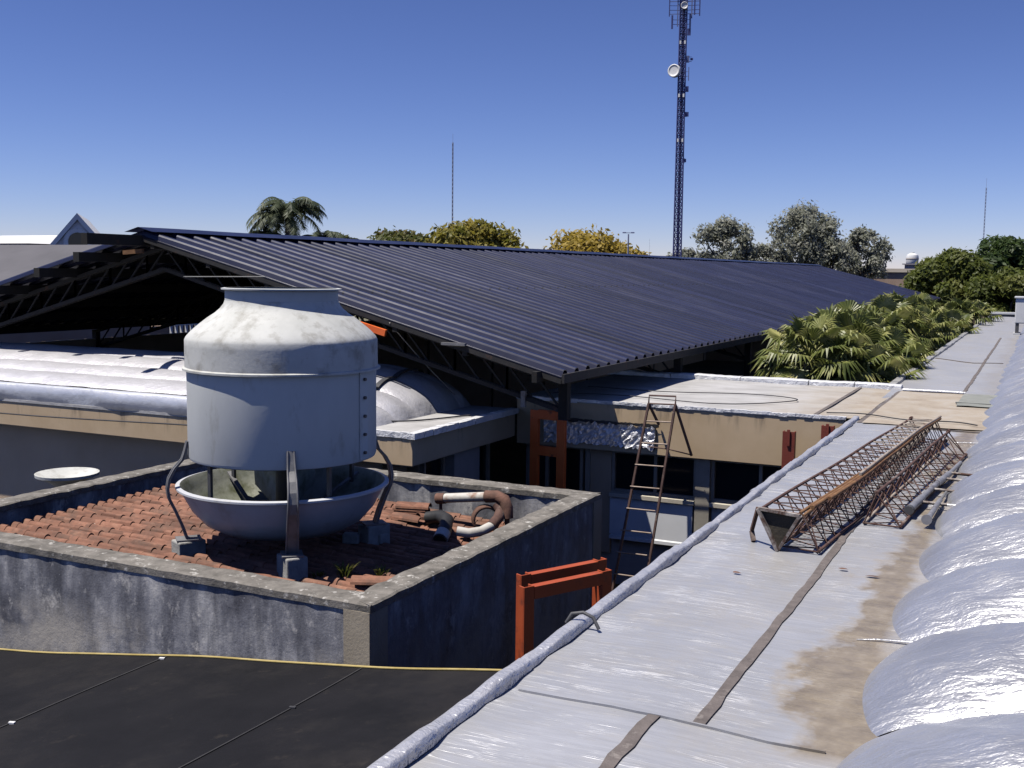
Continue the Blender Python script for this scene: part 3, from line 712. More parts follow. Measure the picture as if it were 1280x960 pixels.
# coping: rough ring of concrete
def coping():
    b = MB()
    def run(p, q, inn):
        p = Vector(p); q = Vector(q); n = int((q - p).length / .1); vs = []
        for i in range(n + 1):
            c = p.lerp(q, i / n); I = Vector(inn)
            e1 = random.uniform(-.003, .003); e2 = random.uniform(-.012, .012); ez = random.uniform(-.005, .005)
            fade = 0 if i in (0, n) else 1
            o = c + I * e1 * fade
            ctr = Vector(((BX0 + BX1) / 2, (BY0 + BY1) / 2, 0)); w_ = CW
            # mitred ends
            d = (q - p).normalized(); t = (w_ if i == 0 else (-w_ if i == n else 0))
            inn_pt = c + I * (w_ + e2 * fade) + d * t
            vs += [(o.x, o.y, BT - .07), (o.x, o.y, BT - .012 + ez), (o.x + I.x * .02, o.y + I.y * .02, BT + ez), (inn_pt.x - I.x * .02, inn_pt.y - I.y * .02, BT + ez), (inn_pt.x, inn_pt.y, BT - .012 + ez), (inn_pt.x, inn_pt.y, BT - .07)]
        m = 6; b.add(vs, [(i * m + k + 1, i * m + k, (i + 1) * m + k, (i + 1) * m + k + 1) for i in range(n) for k in range(m - 1)] + [(i * m, i * m + 5, (i + 1) * m + 5, (i + 1) * m) for i in range(n)])
    run((BX0, BY0, 0), (BX1, BY0, 0), (0, 1, 0)); run((BX1, BY0, 0), (BX1, BY1, 0), (-1, 0, 0))
    run((BX1, BY1, 0), (BX0, BY1, 0), (0, -1, 0)); run((BX0, BY1, 0), (BX0, BY0, 0), (1, 0, 0))
    return b
coping().build('coping', 'coping', th)
# tiles: barrel courses running along X with lapped steps
TX0, TX1, TY0, TY1 = BX0 + CW - .03, BX1 - CW + .03, BY0 + CW - .03, BY1 - CW + .03
def tz(x): return -.73 - .054 * (x + 9.7)
P_, L_ = .145, .29
jit = {}
def tile_h(x, y):
    c = math.floor((y - TY0) / P_); r = math.floor((TX1 - x) / L_ + .0001)
    k = (c, r)
    if k not in jit: jit[k] = (random.uniform(-.004, .004), random.uniform(-.005, .005), random.uniform(.9, 1.05))
    dz, dy, sc2 = jit[k]
    u = ((y - TY0 + dy) / P_) % 1; v = ((TX1 - x) / L_) % 1            # v = 0 at the downhill nose of a tile
    barrel = .034 * sc2 * (max(0, math.sin(PI * (u / .62))) ** .7 if u < .62 else 0) - (.02 * math.sin(PI * (u - .62) / .38) if u >= .62 else 0)
    return tz(x) + barrel + .011 * (1 - v) + dz
xs = []
nr = int((TX1 - TX0) / L_) + 1
for r in range(nr):
    a = TX1 - r * L_
    xs += [a - .0005, a - .10, a - .22, a - L_ + .004]
xs = sorted(x for x in xs if x >= TX0); ys = lin(TY0, TY1, int((TY1 - TY0) / P_ * 10))
b = MB(); b.grid(xs, ys, tile_h, False); to = b.build('tile_roof', 'tile', th)

# stack of loose tiles, weeds, pipes lying on the tile roof
def loose_tile(loc, rz, tilt, label, n=1):
    b = MB()
    for k in range(n):
        sec = [(.085 * math.cos(a), .06 * math.sin(a)) for a in lin(0, PI, 9)]; vs = []
        ex = Vector((math.cos(rz), math.sin(rz), tilt)); ey = Vector((-math.sin(rz), math.cos(rz), 0)); ez = Vector((0, 0, 1))
        o = Vector(loc) + ez * .03 * k + ex * random.uniform(-.04, .04)
        for x in (-.2, .2):
            for sc3 in (1.0, .82):
                for (a, z) in sec: vs.append(o + ex * x + ey * a * sc3 + ez * z * sc3)
        q = 9
        b.add(vs, [(i, i + 1, 18 + i + 1, 18 + i) for i in range(8)] + [(27 + i, 27 + i + 1, 9 + i + 1, 9 + i) for i in range(8)] +
              [(9 + i, 9 + i + 1, i + 1, i) for i in range(8)] + [(18 + i, 18 + i + 1, 27 + i + 1, 27 + i) for i in range(8)] + [(0, 18, 27, 9), (8, 17, 35, 26)])
    return tag(b.build('roof_tile', 'tile', loc=loc), label, 'tile', 'loose tiles on the tile roof')
def tq(x, y): return tz(x) + .07
loose_tile((-6.55, 10.72, tq(-6.5, 10.8)), .25, 0, 'loose terracotta tile stack lying flat near the rear parapet', 3)
loose_tile((-6.45, 10.45, tq(-6.4, 10.4) - .01), -.1, 0, 'loose terracotta tile directly in front of the stacked tiles', 1)
loose_tile((-6.15, 10.55, tq(-6.1, 10.5)), .95, -.3, 'tilted terracotta tile leaning beside the rear tile stack', 1)
loose_tile((-5.5, 8.25, tq(-5.5, 8.2) - .01), .4, 0, 'crooked loose tile near the front right corner of the tile roof', 1)
def weed(loc, h, n, label):
    b = MB()
    for i in range(n):
        a = random.uniform(0, 2 * PI); l = h * random.uniform(.5, 1); lean = random.uniform(.2, .9); w_ = .012
        d = Vector((math.cos(a), math.sin(a), 0)); s = Vector((-d.y, d.x, 0)); o = Vector(loc) + d * random.uniform(0, .06)
        p1 = o + d * l * lean * .4 + Vector((0, 0, l * .6)); p2 = o + d * l * lean + Vector((0, 0, l * .85))
        b.add([o - s * w_ / 2, o + s * w_ / 2, p1 + s * w_, p1 - s * w_, p2], [(0, 1, 2, 3), (3, 2, 4)])
    return tag(b.build('weed_clump', 'lweed', loc=loc), label, 'weed', 'weeds growing between the roof tiles')
weed((-5.85, 8.35, tz(-5.8) + .01), .2, 34, 'small green weed growing between tiles in front of the tank shadow')
weed((-5.6, 8.6, tz(-5.6) + .01), .14, 20, 'tiny dry weed right of the larger green weed on the tiles')
weed((-6.05, 8.2, tz(-6.05) + .01), .1, 16, 'low yellow weed tuft beside the front parapet of the tile roof')

pp = thing('drain_pipe', (-5.7, 10.75, -.9), 'pale straight pipe with rusty elbow leaning along the rear parapet', 'pipe')
b = MB(); b.tube([(-6.1, 10.72, -.62), (-5.55, 10.72, -.545)], .055, 14); b.build('pipe_length', 'whitepipe', pp)
b = MB(); b.tube([(-6.2, 10.72, -.635), (-6.09, 10.72, -.62)], .063, 14); b.build('end_collar', 'oldpipe', pp)
b = MB(); b.tube([(-5.56, 10.72, -.545), (-5.42, 10.72, -.53), (-5.33, 10.72, -.56), (-5.29, 10.71, -.64), (-5.28, 10.7, -.76)], .07, 14); b.build('elbow', 'oldpipe', pp)
b = MB(); b.tube([(-6.15, 10.72, -.92), (-6.15, 10.72, -.69)], .02, 8); b.build('support', 'oldpipe', pp)
b = MB(); b.tube([(-5.28, 10.7, -1.0), (-5.28, 10.7, -.75)], .03, 8); b.build('support', 'oldpipe', pp)
p2 = thing('pipe_bend', (-5.5, 10.5, -.9), 'curved pale pipe bend with rusty socket by the right parapet', 'pipe')
b = MB(); b.tube([(-5.62, 10.15, -.83), (-5.5, 10.2, -.85), (-5.4, 10.3, -.84), (-5.34, 10.45, -.8)], .055, 12); b.build('pipe_length', 'whitepipe', p2)
b = MB(); b.tube([(-5.345, 10.43, -.805), (-5.33, 10.58, -.74), (-5.36, 10.7, -.68), (-5.42, 10.72, -.62)], .062, 12); b.build('socket', 'rust', p2)
p3 = thing('pipe_ring', (-5.6, 10.9, -.9), 'rusty open pipe ring standing on edge on the tile roof', 'pipe')
vs = []; b = MB()
for t in lin(0, 2 * PI, 25)[:-1]:
    pass
cx, cy, cz = -5.55, 10.7, -.80
e1 = Vector((.79, .61, 0)); e2 = Vector((0, 0, 1)); e3 = e1.cross(e2)
for sgn in (-.06, .06):
    for rr in (.16, .13):
        for a in lin(0, 2 * PI, 29)[:-1]: vs.append(Vector((cx, cy, cz)) + e3 * sgn + (e1 * math.cos(a) + e2 * math.sin(a)) * rr)
q = 28; fs = []
for i in range(q):
    j = (i + 1) % q
    fs += [(i, j, 2 * q + j, 2 * q + i), (q + j, q + i, 3 * q + i, 3 * q + j), (q + i, q + j, j, i), (2 * q + i, 2 * q + j, 3 * q + j, 3 * q + i)]
b.add(vs, fs, True); b.build('ring', 'oldpipe', p3)
p4 = thing('overflow_hose', (-5.9, 10.2, -.9), 'dark curved overflow hose in the shadow right of the basin', 'hose')
b = MB(); b.tube([(-6.15, 10.42, -.80), (-5.98, 10.42, -.76), (-5.83, 10.3, -.76), (-5.74, 10.1, -.82), (-5.72, 9.95, -.9)], .075, 14); b.build('hose', 'blackpipe', p4)
b = MB(); b.tube([(-5.735, 10.06, -.84), (-5.722, 9.97, -.89)], .082, 14); b.build('end_band', 'whitepipe', p4)

# ------------------------------------------------------------------ cooling tower
TC = (-6.9, 8.8); K = .9565
def Z(z): return 2 - (2 - z) * K
ct = thing('cooling_tower', (TC[0], TC[1], -.7), 'white fibreglass cooling tower with bottle shaped drum above an open basin', 'cooling tower')
RB = .955
def prof_shell(p, t=.012):                            # outer profile up, inner profile back down
    return p + [(max(.001, r - t), z) for r, z in reversed(p)]
b = MB(); pr = [(RB * .975, Z(.03)), (RB * .985, Z(.06)), (RB * .985, Z(.96))]
b.lathe(prof_shell(pr), TC, 320, True); b.build('drum', 'tank', ct)
b = MB(); pr = [(RB * 1.03, Z(.955)), (RB * 1.03, Z(.975)), (RB * 1.002, Z(.985)), (RB * 1.0, Z(1.20)), (RB * 1.0, Z(1.262)), (RB * .986, Z(1.293)), (RB * .95, Z(1.335)), (RB * .905, Z(1.378)), (RB * .84, Z(1.432)), (RB * .765, Z(1.49)), (RB * .69, Z(1.54)), (RB * .635, Z(1.588)), (RB * .60, Z(1.635)), (RB * .588, Z(1.67))]
b.lathe(prof_shell(pr), TC, 320, True); b.build('shoulder', 'tankdirty', ct)
b = MB(); pr = [(RB * .586, Z(1.665)), (RB * .584, Z(1.775)), (RB * .622, Z(1.78)), (RB * .624, Z(1.795)), (RB * .592, Z(1.80))]
b.lathe(prof_shell(pr), TC, 240, True); b.build('neck', 'tank', ct)
# bolted joint strip on the drum
vd = Vector((.616, -.787)); ld = Vector((.787, .616))
def rim(a, r): d = vd * math.cos(a) + ld * math.sin(a); return (TC[0] + d.x * r, TC[1] + d.y * r)
a0 = R(55)
b = MB(); vs = []
for z in (Z(.05), Z(.95)):
    for a, r in ((a0 - .075, RB * .986), (a0 - .075, RB * .998), (a0 + .075, RB * .998), (a0 + .075, RB * .986)): p = rim(a, r); vs.append((p[0], p[1], z))
b.add(vs, [(0, 1, 5, 4), (1, 2, 6, 5), (2, 3, 7, 6), (4, 5, 6, 7), (0, 3, 2, 1)]); js = b.build('joint_strip', 'tank', ct)
b = MB()
for z in lin(Z(.12), Z(.88), 5):
    p = rim(a0, RB * .99); q = rim(a0, RB * 1.022); b.tube([(p[0], p[1], z), (q[0], q[1], z)], .016, 8)
b.build('bolt', 'darkmetal', js)
# basin
b = MB(); pr = [(.02, Z(-.80)), (RB * .45, Z(-.80)), (RB * .66, Z(-.755)), (RB * .83, Z(-.665)), (RB * .96, Z(-.52)), (RB * 1.05, Z(-.35)), (RB * 1.085, Z(-.29)), (RB * 1.12, Z(-.285)), (RB * 1.12, Z(-.265)), (RB * 1.075, Z(-.255))]
b.lathe(pr, TC, 96); ba = b.build('basin', 'basin', ct)
b = MB(); pr = [(RB * 1.073, Z(-.256)), (RB * 1.05, Z(-.29)), (RB * 1.02, Z(-.36)), (RB * .93, Z(-.52)), (RB * .8, Z(-.64)), (RB * .6, Z(-.72)), (.01, Z(-.74))]
b.lathe(pr, TC, 96); b.build('basin_lining', 'basin_in', ba)
# inside the gap: sump pipe, radial stays and fill edge
b = MB(); b.tube([(TC[0], TC[1], Z(-.76)), (TC[0], TC[1], Z(.5))], .085, 16); b.build('riser_pipe', 'blackpipe', ct)
b = MB(); b.lathe([(.12, Z(.02)), (RB * .95, Z(.02)), (RB * .95, Z(.10)), (.12, Z(.10))], TC, 64, True); b.build('fill_pack', 'blackpipe', ct)
for a in (-2.5, -.9, .5, 2.2):
    p = rim(a, RB * 1.02); q = rim(a + .25, .35)
    b = MB(); b.bar((p[0], p[1], Z(-.30)), (q[0], q[1], Z(-.68)), .05, .02); b.build('basin_stay', 'galv', ct)
    b = MB(); p = rim(a, RB * .93); b.bar((p[0], p[1], Z(.03)), (p[0], p[1], Z(-.40)), .035); b.build('drum_prop', 'darkmetal', ct)
b = MB()
for a in (2.75, 3.5):
    p = rim(a, RB * .92); q = rim(a, .1); vs = [(p[0], p[1], Z(-.45)), (q[0], q[1], Z(-.62)), (q[0], q[1], Z(.0)), (p[0], p[1], Z(.0))]
    n_ = Vector((q[1] - p[1], p[0] - q[0], 0)).normalized() * .012
    vs += [tuple(Vector(v) + n_) for v in vs]
    b.add(vs, [(0, 1, 2, 3), (7, 6, 5, 4), (0, 3, 7, 4), (1, 5, 6, 2), (0, 4, 5, 1), (3, 2, 6, 7)])
b.build('baffle', 'basin_in', ct)
# four bowed strap legs
for d0, lab in (((-.64, -.73), 0), ((.65, -.72), 1), ((.60, .72), 2), ((-.65, .72), 3)):
    d = Vector(d0).normalized(); side = Vector((-d.y, d.x))
    path = [(RB * .975, .22), (RB * 1.0, .12), (RB * 1.03, .03), (RB * 1.11, -.06), (RB * 1.165, -.16), (RB * 1.185, -.27), (RB * 1.17, -.37), (RB * 1.11, -.5), (RB * 1.045, -.66), (RB * 1.0, -.80)]
    vs = []
    for i, (r, z) in enumerate(path):
        hw = .034 + .028 * (i / 9)
        for s in (-1, 1):
            for t in (0, .02): vs.append((TC[0] + d.x * (r + t) + side.x * s * hw, TC[1] + d.y * (r + t) + side.y * s * hw, Z(z)))
    fs = []
    for i in range(len(path) - 1):
        o = i * 4; fs += [(o, o + 2, o + 6, o + 4), (o + 1, o + 5, o + 7, o + 3), (o, o + 4, o + 5, o + 1), (o + 2, o + 3, o + 7, o + 6)]
    n = (len(path) - 1) * 4; fs += [(0, 1, 3, 2), (n, n + 2, n + 3, n + 1)]
    # lips that make the strap a channel
    b = MB(); b.add(vs, fs)
    for s in (-1, 1):
        pts = [(TC[0] + d.x * (r + .022) + side.x * s * (.03 + .026 * i / 9), TC[1] + d.y * (r + .022) + side.y * s * (.03 + .026 * i / 9), Z(z)) for i, (r, z) in enumerate(path)]
        b.tube(pts, .010, 6)
    lg = b.build('leg', 'galv', ct)
    b = MB(); o = Vector((TC[0] + d.x * RB, TC[1] + d.y * RB, -.682)); b.box((o.x - .12, o.y - .10, o.z - .012), (o.x + .12, o.y + .10, o.z + .004), math.atan2(d.y, d.x)); b.build('foot_plate', 'galv', lg)
    zt_ = tz(o.x) - .02
    lab_ = {0: 'pale concrete block under the left leg of the cooling tower', 1: 'dark concrete block under the front leg of the cooling tower', 2: 'concrete block under the right leg of the cooling tower, behind the basin', 3: 'concrete block under the hidden rear leg of the cooling tower'}[lab]
    b = MB(); b.box((o.x - .14, o.y - .105, zt_), (o.x + .14, o.y + .105, -.695), math.atan2(d.y, d.x) + .3)
    bo = b.build('concrete_block', 'block', loc=(o.x, o.y, zt_)); bevel(bo, .015); tag(bo, lab_, 'block', 'blocks under the cooling tower legs')
for i, (x, y, s) in enumerate(((-6.45, 9.35, .09), (-6.2, 9.55, .07))):
    b = MB(); b.box((x - s, y - s * .7, tz(x) + .02), (x + s, y + s * .7, tz(x) + .13), .4 + i)
    bo = b.build('broken_block', 'block', loc=(x, y, tz(x))); bevel(bo, .02)
    tag(bo, ('larger' if i == 0 else 'smaller') + ' broken pale concrete piece beside the right leg of the cooling tower', 'rubble', 'broken pieces by the right leg')

# ------------------------------------------------------------------ black shade net in the lower left
sn = thing('shade_net', (-6, 4.5, -1.2), 'black shade net stretched low in front of the tank house with a yellow edge cord', 'shade net')
def netz(x, y): return -.8 + .136 * (x + 3.31) + .015 * math.sin(x * 1.9 + .5) * math.sin(y * 1.3)
b = MB(); b.grid(lin(-13, -2.45, 60), lin(1.5, 6.55, 30), netz, True); b.build('net', 'net', sn)
b = MB(); b.tube([(x, 6.55 + .006 * math.sin(x * 5), netz(x, 6.55) + .008) for x in lin(-13, -2.45, 70)], .010, 8); b.build('edge_cord', 'yellow', sn)
for x, dx in ((-8.7, .0), (-6.35, -.12), (-4.42, -.05), (-2.9, 0)):
    b = MB(); b.tube([(x + dx * t, 6.53 - 5 * t, netz(x + dx * t, 6.53 - 5 * t) + .004) for t in lin(0, 1, 20)], .0055, 6); b.build('seam', 'seam', sn)
for x, y in ((-6.37, 5.05), (-6.34, 6.47), (-4.42, 5.7)):
    b = MB(); b.box((x - .022, y - .012, netz(x, y)), (x + .022, y + .012, netz(x, y) + .014), .3); b.build('clip', 'white' if x < -5 else 'cable', sn)
b = MB()
for x in (-12.5, -8.9, -5.2): b.tube([(x, 6.5, GZ), (x, 6.5, netz(x, 6.5) - .02)], .03, 8); b.tube([(x, 1.6, GZ), (x, 1.6, netz(x, 1.6) - .02)], .03, 8)
b.build('post', 'galv', sn)

# ------------------------------------------------------------------ dark shed with corrugated roof
SY0, SY1 = 14.0, 76.0; RX, RZ, EX, EZ = -13.99, 2.55, -6.08, .51; LXE = 2 * RX - EX
sh = thing('corrugated_shed', (-14, 40, GZ), 'huge open shed with dark blue corrugated gable roof on lattice rafters', 'shed')
PR = .43
def sheet(x0, z0, x1, z1, ya, yb, name):
    prof = [(0, 0), (.10, .004), (.17, .075), (.24, .098), (.42, .098), (.49, .075), (.56, .004), (.78, .0)]
    ysz = []
    n = int((yb - ya) / PR)
    for k in range(n): ysz += [(ya + (k + u) * PR, h) for u, h in prof]
    ysz.append((ya + n * PR, 0))
    b = MB(); m = len(ysz); tl_ = 6; vs = []
    for off in (0, -.012):
        for i in range(tl_ + 1):
            t = i / tl_
            for q, (y, h) in enumerate(ysz):
                wob = .006 * math.sin(y * 1.7 + t * 9) + .004 * math.sin(y * 5.3 + t * 4)
                vs.append((x0 + (x1 - x0) * t, y, z0 + (z1 - z0) * t + h + off + wob))
    N = m * (tl_ + 1)
    flip = x1 < x0
    for i in range(tl_):
        for q in range(m - 1):
            a = i * m + q; f = (a, a + m, a + m + 1, a + 1)
            b.f.append(list(f) if not flip else list(f[::-1])); b.sm.append(False); b.mi.append(0)
            f2 = tuple(N + k for k in f); b.f.append(list(f2[::-1]) if not flip else list(f2)); b.sm.append(False); b.mi.append(0)
    for q in range(m - 1):
        a = tl_ * m + q; b.f.append([a, N + a, N + a + 1, a + 1]); b.sm.append(False); b.mi.append(0)
    for i in range(tl_):
        a = i * m; b.f.append([a, a + m, N + a + m, N + a]); b.sm.append(False); b.mi.append(0)
        a = i * m + m - 1; b.f.append([a + m, a, N + a, N + a + m]); b.sm.append(False); b.mi.append(0)
    b.v = vs
    return b.build(name, 'roofsheet', sh)
sheet(RX, RZ, EX, EZ, SY0, SY1, 'roof_slope')
sheet(RX, RZ, LXE, EZ, SY0 + .0, SY1, 'roof_slope')
b = MB()
n = int((SY1 - SY0) / .5)
b.grid([RX - .32, RX - .16, RX, RX + .16, RX + .32], lin(SY0 - .05, SY1, n), lambda x, y: RZ + .135 - abs(x - RX) * .26 + .004 * math.sin(y * 14), False); b.build('ridge_cap', 'roofsheet', sh)
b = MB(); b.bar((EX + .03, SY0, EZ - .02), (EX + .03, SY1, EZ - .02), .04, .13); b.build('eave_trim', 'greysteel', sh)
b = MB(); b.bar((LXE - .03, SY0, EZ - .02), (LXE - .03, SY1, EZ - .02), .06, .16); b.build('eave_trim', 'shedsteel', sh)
sl = (RZ - EZ) / (EX - RX)
def rz_(x): return RZ - abs(x - RX) * sl
b = MB(); b.bar((RX, SY0 + .02, RZ - .05), (EX, SY0 + .02, EZ - .05), .03, .09); b.build('verge_trim', 'greysteel', sh)
for x in lin(EX - .35, RX + .25, 7):
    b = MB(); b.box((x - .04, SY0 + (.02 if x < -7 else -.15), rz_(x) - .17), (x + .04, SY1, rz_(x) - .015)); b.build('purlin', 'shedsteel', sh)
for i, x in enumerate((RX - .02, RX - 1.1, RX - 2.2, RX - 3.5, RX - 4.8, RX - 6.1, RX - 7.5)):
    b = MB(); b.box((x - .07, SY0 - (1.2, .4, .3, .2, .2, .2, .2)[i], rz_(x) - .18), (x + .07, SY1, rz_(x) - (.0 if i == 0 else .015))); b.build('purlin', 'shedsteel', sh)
def lattice(y):
    b = MB()
    for sgn in (1, -1):
        n = 17; top = []; bot = []
        for i in range(n + 1):
            x = RX + sgn * (EX - RX - .25) * i / n; z = rz_(x) - .2
            top.append((x, y, z)); bot.append((x, y, z - .38 - .03 * i / n))
        for P in (top, bot):
            for dy in (-.05, .05): b.bar(Vector(P[0]) + Vector((0, dy, 0)), Vector(P[-1]) + Vector((0, dy, 0)), .03, .065)
        for i in range(n):
            b.bar(top[i], bot[i + 1] if i % 2 == 0 else bot[i], .028); b.bar(top[i + 1] if i % 2 == 0 else top[i], bot[i + 1], .028)
    return b
fy = lin(14.6, 75.4, 12)
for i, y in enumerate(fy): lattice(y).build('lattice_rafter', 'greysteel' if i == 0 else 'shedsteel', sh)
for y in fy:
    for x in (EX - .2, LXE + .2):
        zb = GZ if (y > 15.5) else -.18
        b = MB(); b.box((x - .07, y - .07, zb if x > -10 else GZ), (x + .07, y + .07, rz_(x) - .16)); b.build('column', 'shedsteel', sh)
b = MB(); b.bar((-9.75, 13.98, 1.04 + .18), (-9.0, 13.98, .86 + .18), .05, .10); b.build('orange_cleat', 'orange', sh)
b = MB(); b.bar((RX - .35, 13.96, RZ - .30), (RX + .1, 13.96, RZ - .27), .05, .07); b.build('orange_cleat', 'rustbrown', sh)
b = MB(); b.box((-8.0, 13.93, .90), (-7.6, 13.99, .94)); b.build('bracket', 'galv', sh)
b = MB(); b.box((-6.95, 14.5, -.02), (-6.88, 14.56, .22)); b.build('bracket', 'galv', sh)
b = MB(); b.box((LXE + .1, 15, GZ), (LXE + .25, SY1, .18)); b.build('side_wall', 'tanwall', sh)
b = MB(); b.box((LXE + .3, SY1 - .3, GZ), (EX - .3, SY1 - .15, .4)); b.build('end_wall', 'tanwall', sh)
cable('stay_wire', [(-12.1, 13.0, 1.86), (-11.3, 13.0, 1.87), (-10.5, 13.0, 1.88)], .008, 'wire', 'thin straight wire in front of the dark shed gable left of the cooling tower neck', sub=2)

# ------------------------------------------------------------------ ladder against the tan fascia
ld_ = thing('steel_ladder', (-5.3, 14.75, GZ), 'narrow rusty steel ladder with hooked top leaning on the tan fascia', 'ladder')
LT = ((-5.18, 15.2, .07), (-4.77, 15.2, .08)); LB = ((-5.72, 14.55, -3.6), (-5.18, 14.55, -3.6))
def lpt(s, t): return Vector(LB[s]).lerp(Vector(LT[s]), t)
for s in (0, 1):
    b = MB(); b.bar(lpt(s, 0) + Vector((0, 0, -.6)), lpt(s, 1), .028, .05, up=(0, 1, 0)); b.build('rail', 'ladder', ld_)
for t in lin(.05, .93, 11):
    b = MB(); b.tube([lpt(0, t), lpt(1, t)], .011, 8); b.build('rung', 'rung', ld_)
b = MB(); a, c = lpt(0, 1), lpt(1, 1); up = Vector((0, .02, .12))
b.tube([a, a + up, c + up, c], .014, 8); b.tube([a, c], .012, 8); b.build('top_hoop', 'ladder', ld_)
b = MB(); b.bar(a, (-5.1, 15.46, -.27), .03); b.build('stand_off', 'ladder', ld_)
b = MB(); b.bar(c, (-4.58, 15.46, -.70), .03); b.build('stand_off', 'ladder', ld_)
b = MB(); b.tube([(-5.25, 15.46, -.62), (-4.95, 15.46, -.63), (-4.58, 15.46, -.69)], .01, 6); b.build('brace', 'ladder', ld_)

# ------------------------------------------------------------------ orange steel frames and red posts
def portal(name, p, q, zt, bars, mat, label, w_=.11, off=.26, second=True, zb=GZ):
    p = Vector((*p, 0)); q = Vector((*q, 0)); d = (q - p).normalized(); nrm = Vector((-d.y, d.x, 0))
    t = thing(name, ((p.x + q.x) / 2, (p.y + q.y) / 2, zb), label, 'steel frame')
    for k in range(2 if second else 1):
        o = nrm * off * k + d * (.12 * k); dz = .03 * k
        for e in (p + d * w_ / 2, q - d * w_ / 2):
            b = MB()                                  # channel section post: web and two flanges
            e2 = e + o
            b.bar(e2 + Vector((0, 0, zb)), e2 + Vector((0, 0, zt + dz)), w_, .012, up=nrm)
            for s in (-1, 1):
                c = e2 + d * s * (w_ / 2 - .006) + nrm * .036
                b.bar(c + Vector((0, 0, zb)), c + Vector((0, 0, zt + dz)), .012, .06, up=nrm)
            bevel(b.build('post', mat, t), .004)
        for z in bars:
            b = MB(); a_ = p + o + d * w_ + Vector((0, 0, z + dz)); c_ = q + o - d * w_ + Vector((0, 0, z + dz))
            b.bar(a_, c_, .014, w_); b.bar(a_ + nrm * .036 + Vector((0, 0, w_ / 2 - .006)), c_ + nrm * .036 + Vector((0, 0, w_ / 2 - .006)), .058, .012)
            b.build('cross_bar', mat, t)
    return t
portal('portal_frame', (-3.5, 7.4), (-3.08, 8.2), -.44, (-.50,), 'orangeshaded', 'orange steel portal frame between the tank house wall and the silver walkway', .10, .2)
portal('portal_frame', (-7.02, 15.0), (-6.40, 14.9), -.12, (-.18, -.74), 'orange', 'tall orange steel frame with two cross bars under the shed eave', .14, .2, False)
for x, y, z, lab in ((-3.13, 15.3, -.21, 'taller dark red steel post standing against the tan fascia'), (-2.6, 15.3, -.09, 'shorter dark red steel post in the corner by the walkway lip')):
    t = thing('steel_post', (x, y, GZ), lab, 'post', 'dark red posts by the fascia')
    b = MB(); b.box((x - .085, y - .008, GZ), (x + .085, y + .008, z)); b.box((x - .085, y + .008, GZ), (x - .07, y + .09, z)); b.box((x + .07, y + .008, GZ), (x + .085, y + .09, z)); b.build('channel', 'redoxide', t)
    b = MB(); b.box((x - .02, y - .03, z - .2), (x + .02, y - .008, z + .03)); b.build('rib', 'redoxide', t)

# ------------------------------------------------------------------ mast sections lying on the walkway
def mast_section(name, a0, a1, chords, sp, r, rw, mats, label, pale=False):
    """a0, a1: near and far points of the axis; chords: three (x, z) offsets"""
    t = thing(name, (a0[0], a0[1], 0), label, 'mast section', 'rusty mast sections lying on the walkway')
    A = Vector((a0[0], a0[1], 0)); B = Vector((a1[0], a1[1], 0)); d = (B - A).normalized(); x = Vector((d.y, -d.x, 0)); Ln = (B - A).length
    def pt(c, s): return A + d * s + x * c[0] + Vector((0, 0, c[1]))
    for k, c in enumerate(chords):
        b = MB(); b.tube([pt(c, s) + Vector((0, 0, .006 * math.sin(s * 2 + k))) for s in lin(0, Ln, 20)], r, 8); b.build('chord', mats[k], t)
    b = MB(); b_pale = MB(); b_rust = b; n = int(Ln / sp)
    for i in range(n):
        b = b_pale if (pale and i > n * .56) else b_rust
        s0 = Ln * i / n; s1 = Ln * (i + 1) / n
        for k in range(3):
            c0, c1 = chords[k], chords[(k + 1) % 3]
            j = random.uniform(-.01, .01)
            b.tube([pt(c0, s0 + j), pt(c1, (s0 + s1) / 2)], rw, 5, False); b.tube([pt(c1, (s0 + s1) / 2), pt(c0, s1 + j)], rw, 5, False)
    for s in (0, Ln):
        b = b_pale if (pale and s > 0) else b_rust
        for k in range(3): b.tube([pt(chords[k], s), pt(chords[(k + 1) % 3], s)], rw * 1.3, 6, False)
    b_rust.build('lacing', mats[3], t)
    if pale: b_pale.build('lacing', 'rustpale', t)
    for i in range(3):
        c = chords[i]; b = MB(); b.tube([pt(c, Ln - .02), pt(c, Ln + .05)], r * 1.7, 8); b.build('socket', mats[3], t)
    return t, pt
# first section: point down, plate on its near end
tA, ptA = mast_section('mast_section', (-1.635, 7.82), (-1.22, 13.8), ((-.15, .28), (.14, .28), (.0, .02)), .27, .0125, .0055, ('rust', 'rustbrown', 'rust', 'rust'), 'rusty lattice mast section with a triangular end plate nearest the roof lip', True)
b = MB()
tri = [(-.155, .295), (.15, .275), (.0, -.0)]
vs = [ptA(c, -.03) for c in tri] + [ptA(c, .015) for c in tri]; b.add(vs, [(0, 1, 2), (5, 4, 3), (0, 3, 4, 1), (1, 4, 5, 2), (2, 5, 3, 0)])
pl = b.build('end_plate', 'plate', tA)
b = MB()
for i in range(3):
    p, q = tri[i], tri[(i + 1) % 3]; b.bar(ptA(p, -.045), ptA(q, -.045), .022, .07 if i == 2 else .03, up=(0, 1, 0))
b.build('plate_rim', 'platewhite', pl)
b = MB(); b.bar(ptA((-.165, .29), -.02), ptA((-.25, .08), .12), .025); b.bar(ptA((-.25, .08), .12), ptA((-.22, .012), .08), .03); b.build('end_leg', 'rust', tA)
